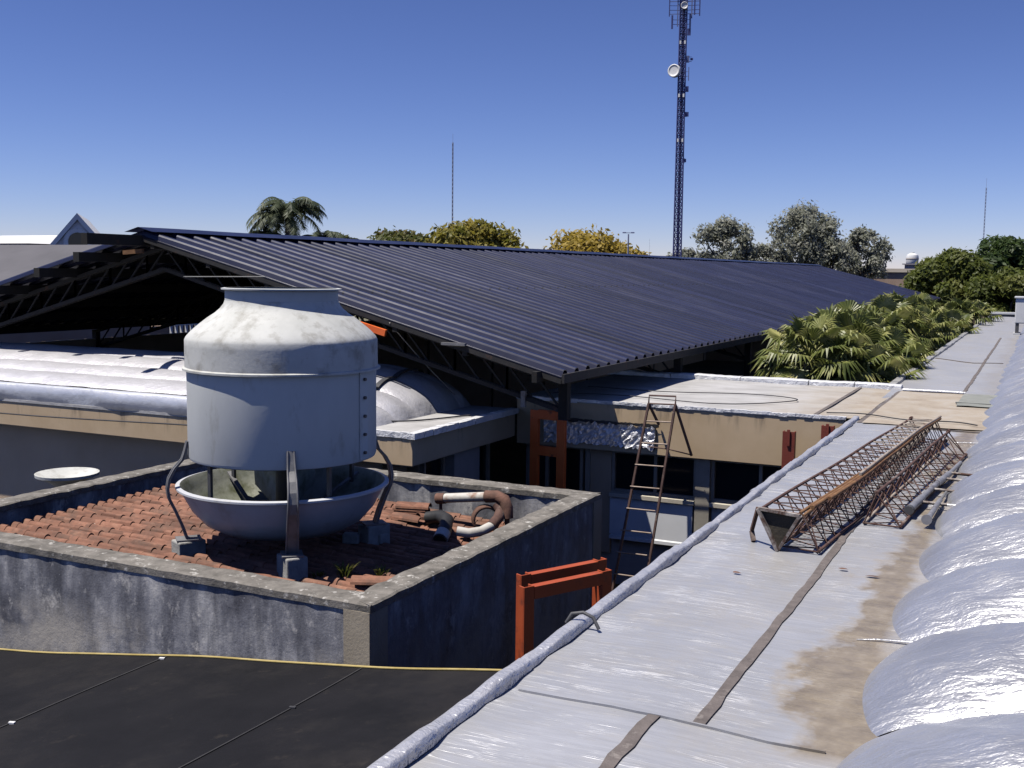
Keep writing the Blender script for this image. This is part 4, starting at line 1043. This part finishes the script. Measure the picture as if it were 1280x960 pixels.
# long brown pipe bundle resting on top
for i, (dx, dz, l0, l1, m, lab) in enumerate(((.17, .29, .2, 6.1, 'rustbrown', 'brown rusty tube resting between the two long mast sections'), (.205, .30, .55, 4.1, 'rustbrown', 'shorter orange brown tube lying on top of the mast sections'), (.19, .33, 1.6, 6.0, 'rustpale', 'pale worn tube lying along the top of the mast sections'))):
    b = MB(); b.tube([ptA((dx + .02 * math.sin(s), dz + .004 * math.sin(3 * s)), s) for s in lin(l0, l1, 12)], .018 - .002 * i, 8)
    p = ptA((dx, dz), l0); tag(b.build('steel_tube', m, loc=tuple(p)), lab, 'tube', 'tubes on the mast sections')
tB, ptB = mast_section('mast_section', (-1.50, 7.80), (-1.12, 13.9), ((.03, .27), (-.13, .03), (.15, .02)), .25, .012, .005, ('rustbrown', 'rust', 'rust', 'rust'), 'longest rusty lattice mast section in the middle of the pile')
tC, ptC = mast_section('mast_section', (-1.06, 8.9), (-.83, 12.9), ((-.14, .02), (.14, .02), (-.05, .27)), .38, .0125, .0055, ('rustpale', 'rust', 'rust', 'rust'), 'shorter lattice mast section beside the brown gutter stain')
# pipes with clamps by the mast sections
pA = thing('antenna_boom', (-.8, 10.4, .06), 'grey stepped antenna boom with side arms lying beside the mast sections', 'antenna')
b = MB(); pts = [(-.905, 9.35, .075), (-.86, 9.9, .075)]; b.tube(pts, .033, 12); b.tube([(-.865, 9.85, .075), (-.80, 10.75, .07)], .025, 12); b.tube([(-.80, 10.7, .07), (-.745, 11.3, .065)], .031, 12); b.tube([(-.75, 11.25, .065), (-.69, 12.1, .06)], .02, 12); b.build('boom', 'greypipe', pA)
b = MB(); b.tube([(-.906, 9.30, .075), (-.902, 9.37, .075)], .038, 12); b.build('end_cap', 'darkmetal', pA)
for y, x in ((9.75, -.87), (10.4, -.825), (11.0, -.775), (11.35, -.74)):
    b = MB(); b.tube([(x - .05, y, .07), (x + .22, y + .08, .05)], .014, 8); b.build('side_arm', 'platewhite', pA)
pB = thing('pipe_stub', (-.72, 9.5, .06), 'short grey pipe with flared end by the vault feet', 'pipe')
b = MB(); b.tube([(-.735, 9.1, .07), (-.715, 9.95, .06)], .022, 12); b.build('pipe_length', 'greypipe', pB)
b = MB(); b.tube([(-.74, 9.02, .075), (-.735, 9.14, .07)], [.042, .028], 12); b.build('flare', 'greypipe', pB)
b = MB(); b.tube([(-.715, 9.9, .06), (-.70, 10.5, .045)], .012, 8); b.build('rod', 'galv', pB)
for i, (x, y) in enumerate(((-1.12, 7.45), (-.92, 7.35), (-1.75, 7.02))):
    b = MB(); vs = []; l = random.uniform(.035, .06)
    for q in range(7):
        a = q / 6 * 2 * PI; vs.append((x + l * math.cos(a) * random.uniform(.5, 1), y + .018 * math.sin(a), .008 + random.uniform(0, .01)))
    vs.append((x, y, .02)); b.add(vs, [(q, (q + 1) % 6, 7) for q in range(6)])
    tag(b.build('dead_leaf', 'oldpipe', loc=(x, y, 0)), ('dark dead leaf by the long joint strip in front of the mast sections', 'dark dead leaf on the brown gutter stain', 'dark dead leaf in front of the triangular end plate')[i], 'leaf', 'dead leaves on the walkway')

# ------------------------------------------------------------------ trees
def leaves_mesh(name, mat, centres, n, size, squash=.8, flat=.4, seed=0, wisp=.10):
    r = np.random.default_rng(seed)
    C = np.array([c[:3] for c in centres], float); Rr = np.array([c[3] for c in centres], float)
    w_ = Rr ** 2; idx = r.choice(len(C), n, p=w_ / w_.sum())
    d = r.normal(size=(n, 3)); d /= np.linalg.norm(d, axis=1)[:, None]
    rad = Rr[idx] * r.uniform(.35, 1.0, n) ** .45 * (1 + wisp * r.normal(size=n))
    P = C[idx] + d * rad[:, None] * np.array([1, 1, squash])
    nr = d * .6 + r.normal(size=(n, 3)) * .6 + np.array([0, 0, flat]); nr /= np.linalg.norm(nr, axis=1)[:, None]
    t = np.cross(nr, r.normal(size=(n, 3))); t /= np.linalg.norm(t, axis=1)[:, None]; u = np.cross(nr, t)
    s = size * r.uniform(.55, 1.25, n)[:, None]
    V = np.stack([P - t * s, P + u * s * .45, P + t * s, P - u * s * .45], 1).reshape(-1, 3)
    me = bpy.data.meshes.new(name); me.vertices.add(4 * n); me.vertices.foreach_set('co', V.ravel().astype(np.float32))
    me.loops.add(4 * n); me.loops.foreach_set('vertex_index', np.arange(4 * n, dtype=np.int32))
    me.polygons.add(n); me.polygons.foreach_set('loop_start', np.arange(0, 4 * n, 4, dtype=np.int32))
    me.materials.append(MT[mat]); me.update(calc_edges=True); me.validate()
    return me
def tree(name, x, y, ztop, rad, mat, label, kind, seed, squash=.8, nleaf=5000, leaf=.3, group=None, crownh=None, sparse=1.0):
    r = random.Random(seed); t = thing(name, (x, y, GZ), label, kind, group)
    H = ztop - GZ; ch = crownh or rad * 1.5; cz = H - ch / 2
    cl = []
    for i in range(int(26 * (sparse if sparse >= 1 else 1.5))):
        a = r.uniform(0, 2 * PI); el = math.asin(r.uniform(-.75, 1)); q = r.uniform(.5, .8) if sparse >= 1 else r.uniform(.35, 1.0)
        cr = rad * (r.uniform(.26, .42) if sparse >= 1 else r.uniform(.14, .28))
        cl.append((math.cos(a) * math.cos(el) * rad * q, math.sin(a) * math.cos(el) * rad * q, cz + math.sin(el) * (ch / 2 - cr * squash * .85), cr))
    cl.append((0, 0, H - rad * .3 * squash, rad * .3))
    cr_ = bpy.data.objects.new('crown', leaves_mesh('crown', mat, cl, nleaf, leaf, squash, .4, seed, .34 if mat == 'lsilver' else .14)); col.objects.link(cr_); cr_.parent = t
    b = MB(); th_ = cz - ch * .25; b.tube([(0, 0, 0), (.1, .05, th_ * .5), (0, .1, th_)], [rad * .09, rad * .07, rad * .055], 8)
    for i in range(9):
        c = cl[i]; p = Vector((0, .1, th_ * r.uniform(.75, 1))); q = Vector(c[:3]); b.tube([p, p.lerp(q, .5) + Vector((0, 0, .2)), q], [rad * .04, rad * .025, rad * .01], 6)
    o = bpy.data.objects.new('trunk', b.mesh('trunk', 'bark')); col.objects.link(o); o.parent = t
    return t
tree('shade_tree', -51.6, 82.3, 5.6, 4.4, 'lmangod', 'wide dull olive tree with reddish top beyond the shed ridge', 'tree', 1, .7, 8000, .34)
tree('shade_tree', -55.6, 79.3, 5.0, 2.9, 'lmangod', 'small olive tree between the feather palms and wide olive tree', 'tree', 2, .7, 4000, .3)
tree('dome_tree', -42.8, 80.3, 6.0, 4.8, 'lmango', 'dome shaped yellow green tree beyond the middle of the ridge', 'tree', 3, .8, 11000, .3, crownh=6.0)
tree('dome_tree', -38.6, 93.5, 5.75, 5.8, 'lmangoy', 'golden dome shaped tree beside the street lamp beyond the ridge', 'tree', 4, .75, 13000, .3, crownh=6.2)
tree('silver_tree', -29.6, 109.3, 7.6, 3.4, 'lsilver', 'leftmost loose silver leaved tree right of the lattice tower', 'tree', 5, 1.0, 7000, .22, crownh=6, sparse=.7)
tree('silver_tree', -22.3, 113, 9.2, 4.0, 'lsilver', 'tallest silver leaved tree beyond the far end of the shed roof', 'tree', 6, 1.0, 11000, .22, crownh=8, sparse=.8)
tree('silver_tree', -16.9, 115.5, 6.8, 3.0, 'lsilver', 'rightmost silver leaved tree beside the far water tank', 'tree', 7, 1.0, 6500, .22, crownh=6, sparse=.7)
tree('silver_bush', -33.2, 108, 4.5, 2.1, 'lsilver', 'low silver bush at the foot of the lattice tower', 'bush', 8, .9, 3000, .2, crownh=3, sparse=.6)
tree('silver_bush', -25.8, 110.5, 5.0, 2.6, 'lsilver', 'low silver bush between the two taller silver trees', 'bush', 9, .9, 4500, .2, crownh=3.5, sparse=.6)
tree('silver_bush', -19.4, 112.5, 5.3, 3.1, 'lsilver', 'low wide silver bush in front of the tallest silver tree', 'bush', 10, .9, 6000, .2, crownh=3.5, sparse=.7)
tree('green_tree', -5.9, 81, 3.75, 3.0, 'lgreen', 'broad green tree left of the taller dark one above the palms', 'tree', 11, .8, 20000, .2, crownh=5.4)
tree('green_tree', -2.7, 84.5, 4.8, 2.7, 'lgreend', 'taller dark green tree near the right edge of the photo', 'tree', 12, .9, 16000, .2, crownh=5.5)
tree('green_tree', -2.2, 79, 2.6, 3.0, 'lgreen', 'low spreading green tree in front of the taller dark one', 'tree', 13, .7, 20000, .2, crownh=4.6)
tree('green_tree', 1.2, 82, 3.6, 3.0, 'lgreen', 'green tree at the very right edge behind the white cabinet', 'tree', 14, .8, 9000, .26, crownh=5.2)

# feather palm
def queen_palm(x, y, zc, fl, n, label, seed):
    r = random.Random(seed); t = thing('feather_palm', (x, y, GZ), label, 'palm tree', 'feather palms beyond the ridge')
    h = zc - GZ; b = MB()
    for i in range(n):
        a = r.uniform(0, 2 * PI); up = r.uniform(-.1, 1.5); L = fl * r.uniform(.8, 1.15); d = Vector((math.cos(a), math.sin(a), 0)); pts = []
        p = Vector((0, 0, h)); ang = up
        for k in range(12):
            pts.append(p.copy()); p = p + (d * math.cos(ang) + Vector((0, 0, math.sin(ang)))) * L / 11; ang -= (1.05 + up * .65) / 11 * 1.25
        b.tube(pts, [.03 * (1 - k / 13) for k in range(12)], 4, False)
        s = Vector((-d.y, d.x, 0))
        for k in range(2, 12):
            for q in range(4):
                t_ = (k - 1 + q / 4); f = int(t_); c = pts[f].lerp(pts[min(f + 1, 11)], t_ - f)
                ll = L * .24 * (1 - abs(t_ / 11 - .5) * 1.1)
                for sg in (-1, 1):
                    tip = c + s * sg * ll * r.uniform(.6, 1) + (pts[min(f + 1, 11)] - pts[f]).normalized() * ll * .5 + Vector((0, 0, -ll * r.uniform(.2, .8)))
                    e = (pts[min(f + 1, 11)] - pts[f]).normalized() * .035
                    b.add([c - e, c + e, tip], [(0, 1, 2)])
    o = bpy.data.objects.new('crown', b.mesh('crown', 'lqueen')); col.objects.link(o); o.parent = t
    b = MB(); b.tube([(0, 0, 0), (.05, 0, h * .5), (0, 0, h)], [.22, .17, .13], 10); o = bpy.data.objects.new('trunk', b.mesh('trunk', 'bark')); col.objects.link(o); o.parent = t
queen_palm(-34.8, 44.9, 4.6, 2.3, 60, 'tallest feather palm above the shed ridge on the left', 21)
queen_palm(-33.2, 45.6, 3.25, 1.8, 44, 'lower feather palm right of the tallest feather palm', 22)
queen_palm(-36.0, 44.3, 3.35, 1.6, 40, 'lowest feather palm left of the tallest feather palm', 23)

# fan palms beside the walkway
def fan_crown(seed):
    r = random.Random(seed); b = MB()
    for i in range(30):
        a = i * 2.399 + r.uniform(-.3, .3); up = 1.35 - 2.15 * (i / 30) + r.uniform(-.15, .15)
        d = Vector((math.cos(a), math.sin(a), 0)); s = Vector((-d.y, d.x, 0)); pl = r.uniform(.45, .75); br = r.uniform(.46, .64)
        e = d * math.cos(up) + Vector((0, 0, math.sin(up))); nrm = s.cross(e) * -1
        if nrm.z < 0: nrm = -nrm
        hub = e * pl + Vector((0, 0, -.04)); b.cur = 0
        b.tube([Vector((0, 0, 0)), e * pl * .5 + Vector((0, 0, .03)), hub], [.018, .014, .01], 4, False)
        dead = i > 26; b.cur = 1 if dead else 0
        n = 20; droop = r.uniform(.4, .8) + .5 * (i / 30)
        for k in range(n):
            th = (-1.95 + 3.9 * (k + .5) / n); w_ = 3.9 / n * .5
            L = br * (1 - .12 * abs(th) / 1.95) * r.uniform(.9, 1.05)
            def dirv(t): return e * math.cos(t) + s * math.sin(t)
            m1 = hub + dirv(th) * L * .62 - Vector((0, 0, .05 * droop))
            lft = hub + dirv(th - w_) * L * .60 + nrm * .018 - Vector((0, 0, .05 * droop)); rgt = hub + dirv(th + w_) * L * .60 + nrm * .018 - Vector((0, 0, .05 * droop))
            tip = hub + dirv(th) * L - Vector((0, 0, droop * L * r.uniform(.35, .8)))
            b.add([hub, lft, m1, rgt, tip], [(0, 2, 1), (0, 3, 2), (1, 2, 4), (2, 3, 4)])
    b.cur = 0
    return b
fm = [fan_crown(31 + i).mesh('crown', ['lfan', 'fandead']) for i in range(4)]
fsp = [(-4.05, 21.5, .52, 1.0, 'leftmost fan palm at the shed eave corner behind the white roof edge'),
       (-3.6, 21.8, .30, 1.0, 'fan palm crowding the rear roof lip, second from the shed eave'),
       (-3.55, 21.4, -.12, .95, 'low fan palm drooping over the middle of the rear roof lip'),
       (-2.95, 22.0, -.05, .95, 'low bright fan palm next to the corner of the walkway roof'),
       (-4.2, 24.2, .52, 1.05, 'tall fan palm standing behind the leftmost two'),
       (-3.5, 23.7, .48, 1.1, 'bushy fan palm in the centre of the front clump'),
       (-3.0, 24.6, .12, 1.0, 'fan palm touching the walkway edge behind the low bright one'),
       (-4.2, 27.3, .55, 1.05, 'fan palm in front of the shed eave, mid clump'),
       (-3.6, 27.0, .45, 1.05, 'fan palm with yellow tips in the middle of the row'),
       (-2.95, 28.3, -.05, .9, 'small low fan palm hugging the walkway edge, mid row'),
       (-4.0, 31.5, .55, 1.15, 'tall dark fan palm in the rear half of the row'),
       (-3.15, 32.0, .30, 1.0, 'fan palm beside the walkway edge in the rear half of the row'),
       (-4.2, 36, .65, 1.15, 'highest fan palm of the row, against the far roof end'),
       (-3.3, 37, .3, 1.1, 'round fan palm just right of the highest one'),
       (-2.9, 41, .1, 1.0, 'small distant fan palm near the far end of the walkway'),
       (-4.0, 43, .5, 1.1, 'distant fan palm left of the small one at the walkway end'),
       (-3.1, 48, .35, 1.1, 'farthest fan palm with yellowish leaves by the dark wall'),
       (-2.7, 52, .3, 1.0, 'last yellowish fan palm below the broad green tree')]
for i, (x, y, z, s, lab) in enumerate(fsp):
    t = thing('fan_palm', (x, y, GZ), lab, 'palm tree', 'fan palms beside the walkway roof')
    o = bpy.data.objects.new('crown', fm[i % 4]); col.objects.link(o); o.parent = t; o.location = (0, 0, z - GZ - .15); o.scale = (s, s, s); o.rotation_euler = (random.uniform(-.15, .15), random.uniform(-.15, .15), random.uniform(0, 6))
    b = MB(); h = z - GZ - .1; b.tube([(0, 0, 0), (.05, .03, h * .5), (0, 0, h)], [.17, .13, .12], 9); o = bpy.data.objects.new('trunk', b.mesh('trunk', 'bark')); col.objects.link(o); o.parent = t

# ------------------------------------------------------------------ lattice tower with antennas
tw = thing('lattice_tower', (-30.75, 97.3, GZ), 'tall dark blue lattice telecom tower with dishes and antennas', 'tower')
TX, TYY = -30.75, 97.3
def tpt(k, z):
    w_ = .43 - .004 * (z - 4) if z < 18 else .37; a = R(90 + 120 * k + 20)
    lean = (z - 4) * .0055
    return Vector((TX + math.cos(a) * w_ * .95, TYY + math.sin(a) * w_ * .95, z))
for k in range(3):
    b = MB(); b.tube([tpt(k, z) for z in lin(GZ, 31, 14)], .07, 6); b.build('tower_leg', 'bluemast', tw)
b = MB(); n = 62
for i in range(n):
    z0 = GZ + (31 - GZ) * i / n; z1 = GZ + (31 - GZ) * (i + 1) / n
    for k in range(3):
        b.bar(tpt(k, z0), tpt((k + 1) % 3, z1), .05); b.bar(tpt((k + 1) % 3, z0), tpt(k, z1), .05); b.bar(tpt(k, z1), tpt((k + 1) % 3, z1), .05)
b.build('lacing', 'bluemast', tw)
b = MB(); b.tube([(TX + .05, TYY + .1, GZ), (TX + .05, TYY + .1, 30)], .09, 6); b.build('cable_run', 'bluemast', tw)
cam_d = Vector((.30, -.954, 0)); lat = Vector((.954, .30, 0))
def disc(c, r, fwd, name, dep=.28):
    fwd = Vector(fwd).normalized(); s = fwd.cross(Vector((0, 0, 1))).normalized(); u = s.cross(fwd); b = MB(); n = 28; vs = []; fs = []
    rings = [(0.02, .02), (r * .55, .02), (r * .8, .035), (r * .82, .06), (r, .06), (r, -dep), (r * .5, -dep - .12), (.02, -dep - .15)]
    for rr, f in rings:
        for k in range(n): a = 2 * PI * k / n; vs.append(Vector(c) + fwd * f + (s * math.cos(a) + u * math.sin(a)) * rr)
    for i in range(len(rings) - 1):
        for k in range(n): fs.append((i * n + k, i * n + (k + 1) % n, (i + 1) * n + (k + 1) % n, (i + 1) * n + k))
    b.add(vs, fs, True); return b.build(name, 'dish', tw)
T0 = Vector((TX, TYY, 0))
def off(l, z, f=0): return T0 + lat * l + cam_d * f + Vector((0, 0, z))
disc(off(-.72, 20.25, .5), .58, cam_d + lat * -.45 + Vector((0, 0, .05)), 'dish_antenna')
disc(off(.08, 25.95, .6), .32, cam_d + Vector((0, 0, .0)), 'dish_antenna')
b = MB(); b.bar(off(-.6, 20.25, .2), off(0, 20.25, 0), .08); b.build('dish_arm', 'bluemast', tw)
def panel(l, z0, z1, w_=.13, f=.2, m='bluemast', nm='panel_antenna'):
    b = MB(); b.bar(off(l, z0, f), off(l, z1, f), w_, .08, up=cam_d); 
    b.bar(off(0, (z0 + z1) / 2 - .2, 0), off(l, (z0 + z1) / 2 - .2, f), .04); b.bar(off(0, (z0 + z1) / 2 + .2, 0), off(l, (z0 + z1) / 2 + .2, f), .035); b.build(nm, m, tw)
panel(-1.25, 25.1, 26.6, .09); panel(1.45, 25.1, 26.6, .10); panel(-.98, 24.0, 25.2, .16); panel(1.0, 25.2, 28, .12); panel(.62, 23.9, 25.3, .16, m='antgrey'); panel(-.5, 24.2, 28.5, .10, m='antgrey')
panel(.75, 24.9, 29, .10, m='antgrey'); panel(.55, 23.4, 24.0, .3); panel(.5, 21.0, 21.6, .28, m='antgrey'); panel(.62, 19.4, 20.6, .08, m='antgrey'); panel(.85, 21.2, 21.4, .25); panel(.52, 18.4, 18.9, .26); panel(.55, 16.2, 16.6, .32); panel(.5, 12.1, 12.4, .2)
b = MB()
for z in (22.6, 13.9, 17.9):
    for l in (-.18, .22): b.bar(off(l, z, .45), off(l, z + .3, .45), .14)
b.build('beacon_box', 'dish', tw)
b = MB(); b.bar(off(-.65, 26.9, .3), off(-.6, 27.6, .3), .2); b.build('radio_unit', 'dish', tw)
b = MB()
for z in (25.3, 26.4): b.bar(off(-1.25, z, .2), off(1.45, z, .2), .05)
b.build('antenna_frame', 'antgrey', tw)

def thin_mast(x, y, ztop, w_, label, seg=40):
    t = thing('thin_mast', (x, y, GZ), label, 'mast'); b = MB()
    P = [Vector((x + w_ * math.cos(a), y + w_ * math.sin(a), 0)) for a in (0, 2.1, 4.2)]
    for p in P: b.bar(p + Vector((0, 0, GZ)), p + Vector((0, 0, ztop)), w_ * .5)
    for i in range(seg):
        z0 = GZ + (ztop - GZ) * i / seg; z1 = GZ + (ztop - GZ) * (i + 1) / seg
        for k in range(3): b.bar(P[k] + Vector((0, 0, z0)), P[(k + 1) % 3] + Vector((0, 0, z1)), w_ * .35)
    b.build('lattice', 'mastgrey', t)
    b = MB(); b.tube([(x, y, ztop), (x, y, ztop + 1.2)], w_ * .2, 5); b.build('whip', 'mastgrey', t)
thin_mast(-74.5, 132.8, 19.6, .085, 'thin grey radio mast left of centre above the olive tree')
thin_mast(-7.5, 154, 13.4, .075, 'thin grey radio mast at far right above the green trees')
thin_mast(-29.7, 86.4, 3.6, .035, 'very short thin mast between the street lamp and blue tower', 16)
lpz = thing('street_lamp', (-29.6, 81, GZ), 'double headed street lamp beyond the shed ridge', 'street lamp')
b = MB(); b.tube([(-29.6, 81, GZ), (-29.6, 81, 5.0)], [.11, .06], 8); b.build('pole', 'mastgrey', lpz)
b = MB(); b.bar((-30.0, 80.87, 5.1), (-29.2, 81.13, 5.1), .05); b.build('arm', 'mastgrey', lpz)
for s in (-1, 1):
    b = MB(); c = Vector((-29.6, 81, 5.12)) + lat * s * .33; b.bar(c - lat * .14, c + lat * .14, .18, .10); bevel(b.build('lamp_head', 'antgrey', lpz), .03)

# ------------------------------------------------------------------ far buildings
gb = thing('gabled_church', (-48.4, 46.5, GZ), 'white steep gabled building with an arched window, left of the shed ridge', 'building')
f_ = Vector((.78, -.62, 0)).normalized(); s_v = Vector((.745, .667, 0)).normalized()
# front gable wall faces the camera; s runs along it
s_v = Vector((.72, .69, 0)).normalized(); f_ = Vector((s_v.y, -s_v.x, 0)); gc = Vector((-48.4, 43.8, 0)); hw = 2.55; zap = 4.95; zev = 1.9
def gpt(s, z, d=0): return gc + s_v * s + Vector((0, 0, z)) - f_ * d
b = MB(); b.add([gpt(-hw, GZ), gpt(hw, GZ), gpt(hw, zev), gpt(0, zap - .15), gpt(-hw, zev), gpt(-hw, GZ, 9), gpt(hw, GZ, 9), gpt(hw, zev, 9), gpt(0, zap - .15, 9), gpt(-hw, zev, 9)],
                [(0, 1, 2, 3, 4), (9, 8, 7, 6, 5), (1, 6, 7, 2), (5, 0, 4, 9)]); b.build('wall', 'gablewall', gb)
for sg in (-1, 1):
    b = MB(); A_ = gpt(sg * (hw + .15), zev - .22, -.18); B_ = gpt(0, zap, -.18); C_ = gpt(0, zap, 9.2); D_ = gpt(sg * (hw + .15), zev - .22, 9.2); th2 = Vector((0, 0, .36))
    b.add([A_, B_, C_, D_, A_ - th2, B_ - th2, C_ - th2, D_ - th2], [(0, 1, 2, 3), (7, 6, 5, 4), (0, 4, 5, 1), (1, 5, 6, 2), (2, 6, 7, 3), (3, 7, 4, 0)]); b.build('roof', 'whitewall', gb)
b = MB(); ring = []; n = 16; wr = .62; zc = 3.38
arcp = [(-wr, 1.9)] + [(-wr * math.cos(PI * i / n), zc + wr * math.sin(PI * i / n)) for i in range(n + 1)] + [(wr, 1.9)]
for i in range(len(arcp) - 1): b.bar(gpt(arcp[i][0], arcp[i][1], -.06), gpt(arcp[i + 1][0], arcp[i + 1][1], -.06), .24, .2, up=f_)
wf = b.build('arched_window', 'whitewall', gb)
b = MB(); b.add([gpt(x * .92, z, -.03) for x, z in arcp], [tuple(range(len(arcp)))]); b.build('pane', 'glass', wf)
wb = thing('white_building', (-60, 50, GZ), 'low white building at the far left edge behind the grey roof', 'building')
b = MB(); b.box((-66, 49.2, GZ), (-58.9, 57, 3.45)); b.build('wall', 'lilacwall', wb)
b = MB(); b.add([(-66, 49, 3.45), (-58.7, 49, 3.45), (-58.7, 57, 3.45), (-66, 57, 3.45), (-66, 53, 4.1), (-60.2, 53, 4.1)], [(0, 1, 5, 4), (1, 2, 5), (2, 3, 4, 5), (0, 4, 3)]); b.build('roof', 'whitewall', wb)
wh = thing('grey_warehouse', (-36, 33, GZ), 'long plain grey roofed warehouse just left of the shed', 'building')
b = MB(); b.box((-46, 29.0, GZ), (-30.5, 40, .7)); b.build('wall', 'greywall', wh)
b = MB(); b.add([(-46.2, 28.8, .7), (-30.3, 28.8, .7), (-30.3, 40.2, .7), (-46.2, 40.2, .7), (-46.2, 34.5, 2.95), (-30.3, 34.5, 2.95)], [(0, 1, 5, 4), (2, 3, 4, 5), (1, 2, 5), (3, 0, 4), (0, 3, 2, 1)]); b.build('roof', 'greyroof', wh)
fw = thing('yard_wall', (-29, 30, GZ), 'pale plastered yard wall seen under the left shed eave', 'wall')
b = MB(); b.box((-28.9, 20, GZ), (-28.6, 29.0, .12)); b.box((-28.9, 29.0, GZ), (-28.6, 40, -.1)); b.build('wall_body', 'brickfar', fw)
fr = thing('white_railing', (-28, 32, GZ), 'white slatted railing seen under the shed beside the cooling tower', 'railing')
b = MB()
for y in lin(29.6, 34, 18): b.bar((-28.2, y, -1.0), (-28.2, y, -.05), .05, .09)
b.build('slats', 'white', fr)
b = MB(); b.bar((-28.2, 29.5, -.05), (-28.2, 34.1, -.05), .07); b.bar((-28.2, 29.5, -.55), (-28.2, 34.1, -.55), .07); b.build('rails', 'white', fr)
b = MB(); b.box((-28.3, 29.5, GZ), (-28.1, 34.1, -1.0)); b.build('plinth', 'brickfar', fr)
db = thing('distant_house', (-14, 129, GZ), 'distant brown house with cream parapet between silver and green trees', 'building')
b = MB(); b.box((-19, 127, GZ), (-9, 135, 2.35)); b.build('wall', 'brickfar', db)
b = MB(); b.box((-19.2, 126.8, 2.35), (-8.8, 135.2, 2.75)); b.build('parapet', 'creamfar', db)
b = MB(); b.box((-14.1, 127.6, 2.75), (-12.7, 129, 3.2)); b.box((-14.35, 127.4, 3.2), (-12.45, 129.2, 3.32)); b.build('tank_plinth', 'lilacwall', db)
wt = thing('water_tank', (-13.4, 128.3, 3.32), 'white domed water tank on the distant brown house', 'water tank')
b = MB(); b.lathe([(.62, 3.33), (.66, 3.4), (.66, 4.1), (.58, 4.3), (.3, 4.45), (.2, 4.5), (.2, 4.56), (.001, 4.57)], (-13.4, 128.3), 24); b.build('tank_body', 'white', wt)
b = MB(); b.lathe([(.67, 3.75), (.685, 3.78), (.685, 3.92), (.67, 3.95)], (-13.4, 128.3), 24); b.build('tank_band', 'greywall', wt)
# row of low houses closing the horizon
for i, (x0, x1, y, h, m, lab) in enumerate(((-110, -88, 150, -.1, 'creamfar', 'distant cream block hidden low beyond the shed, leftmost'), (-5, 10, 110, .9, 'lilacwall', 'distant pale block behind the green trees at right'))):
    t = thing('distant_block', ((x0 + x1) / 2, y, GZ), lab, 'building'); b = MB(); b.box((x0, y, GZ), (x1, y + 8, h)); b.build('wall', m, t); b = MB(); b.box((x0 - .2, y - .2, h), (x1 + .2, y + 8.2, h + .3)); b.build('parapet', 'creamfar', t)
for i, (x, y, zt_, rr, lab) in enumerate(((-12, 92, 1.4, 3.6, 'dark low tree filling the gap between shed end and green tree'), (4.5, 88, 3.4, 3.5, 'dark tree beyond the right edge behind the vaults'))):
    tree('green_tree', x, y, zt_, rr, 'lgreend', lab, 'tree', 40 + i, .8, 6000, .28)

# ------------------------------------------------------------------ camera, sun, sky
f_px = 1352.0; yaw, pit, rol = R(26.08), R(5.95), R(.62)
cy, sy = math.cos(yaw), math.sin(yaw)
F = Vector((-sy * math.cos(pit), cy * math.cos(pit), -math.sin(pit))); R0 = Vector((cy, sy, 0)); U0 = R0.cross(F)
Rv = R0 * math.cos(rol) + U0 * math.sin(rol); Uv = -R0 * math.sin(rol) + U0 * math.cos(rol)
cd = bpy.data.cameras.new('camera'); cam = bpy.data.objects.new('camera', cd); col.objects.link(cam)
m = Matrix.Identity(4)
for i in range(3): m[i][0] = Rv[i]; m[i][1] = Uv[i]; m[i][2] = -F[i]
m.translation = (0, 0, 2.0); cam.matrix_world = m
cd.sensor_width = 36; cd.lens = f_px / 1280 * 36; cd.clip_start = .05; cd.clip_end = 4000
sc.camera = cam
hx, hy = -.7675, -.641; el = math.atan2(1, .412)
sd = Vector((hx * math.cos(el), hy * math.cos(el), math.sin(el))).normalized()
ln = bpy.data.lights.new('sun', 'SUN'); ln.energy = 5.0; ln.angle = R(.53); ln.color = (1, .95, .87)
so = bpy.data.objects.new('sun', ln); col.objects.link(so); so.rotation_euler = sd.to_track_quat('Z', 'Y').to_euler(); so.location = (-20, -10, 60)
w = bpy.data.worlds.new('World'); sc.world = w; w.use_nodes = True; nt = w.node_tree
bg = nt.nodes['Background']; sky = nt.nodes.new('ShaderNodeTexSky'); sky.sky_type = 'NISHITA'; sky.sun_disc = False
sky.sun_elevation = el; sky.sun_rotation = math.atan2(hx, hy) % (2 * PI); sky.altitude = 2000; sky.air_density = 1.0; sky.dust_density = 0; sky.ozone_density = 4
gam = nt.nodes.new('ShaderNodeGamma'); gam.inputs[1].default_value = 1.27; nt.links.new(sky.outputs[0], gam.inputs[0]); tint = mixc(nt, 1.0, gam.outputs[0], (.97, .85, 1.08), 'MULTIPLY'); nt.links.new(tint, bg.inputs['Color']); bg.inputs['Strength'].default_value = .05
vs_ = sc.view_settings; vs_.view_transform = 'Standard'; vs_.look = 'None'; vs_.exposure = .22; vs_.gamma = 1; vs_.use_curve_mapping = False
sc.cycles.max_bounces = 6; sc.cycles.diffuse_bounces = 0; sc.cycles.glossy_bounces = 3
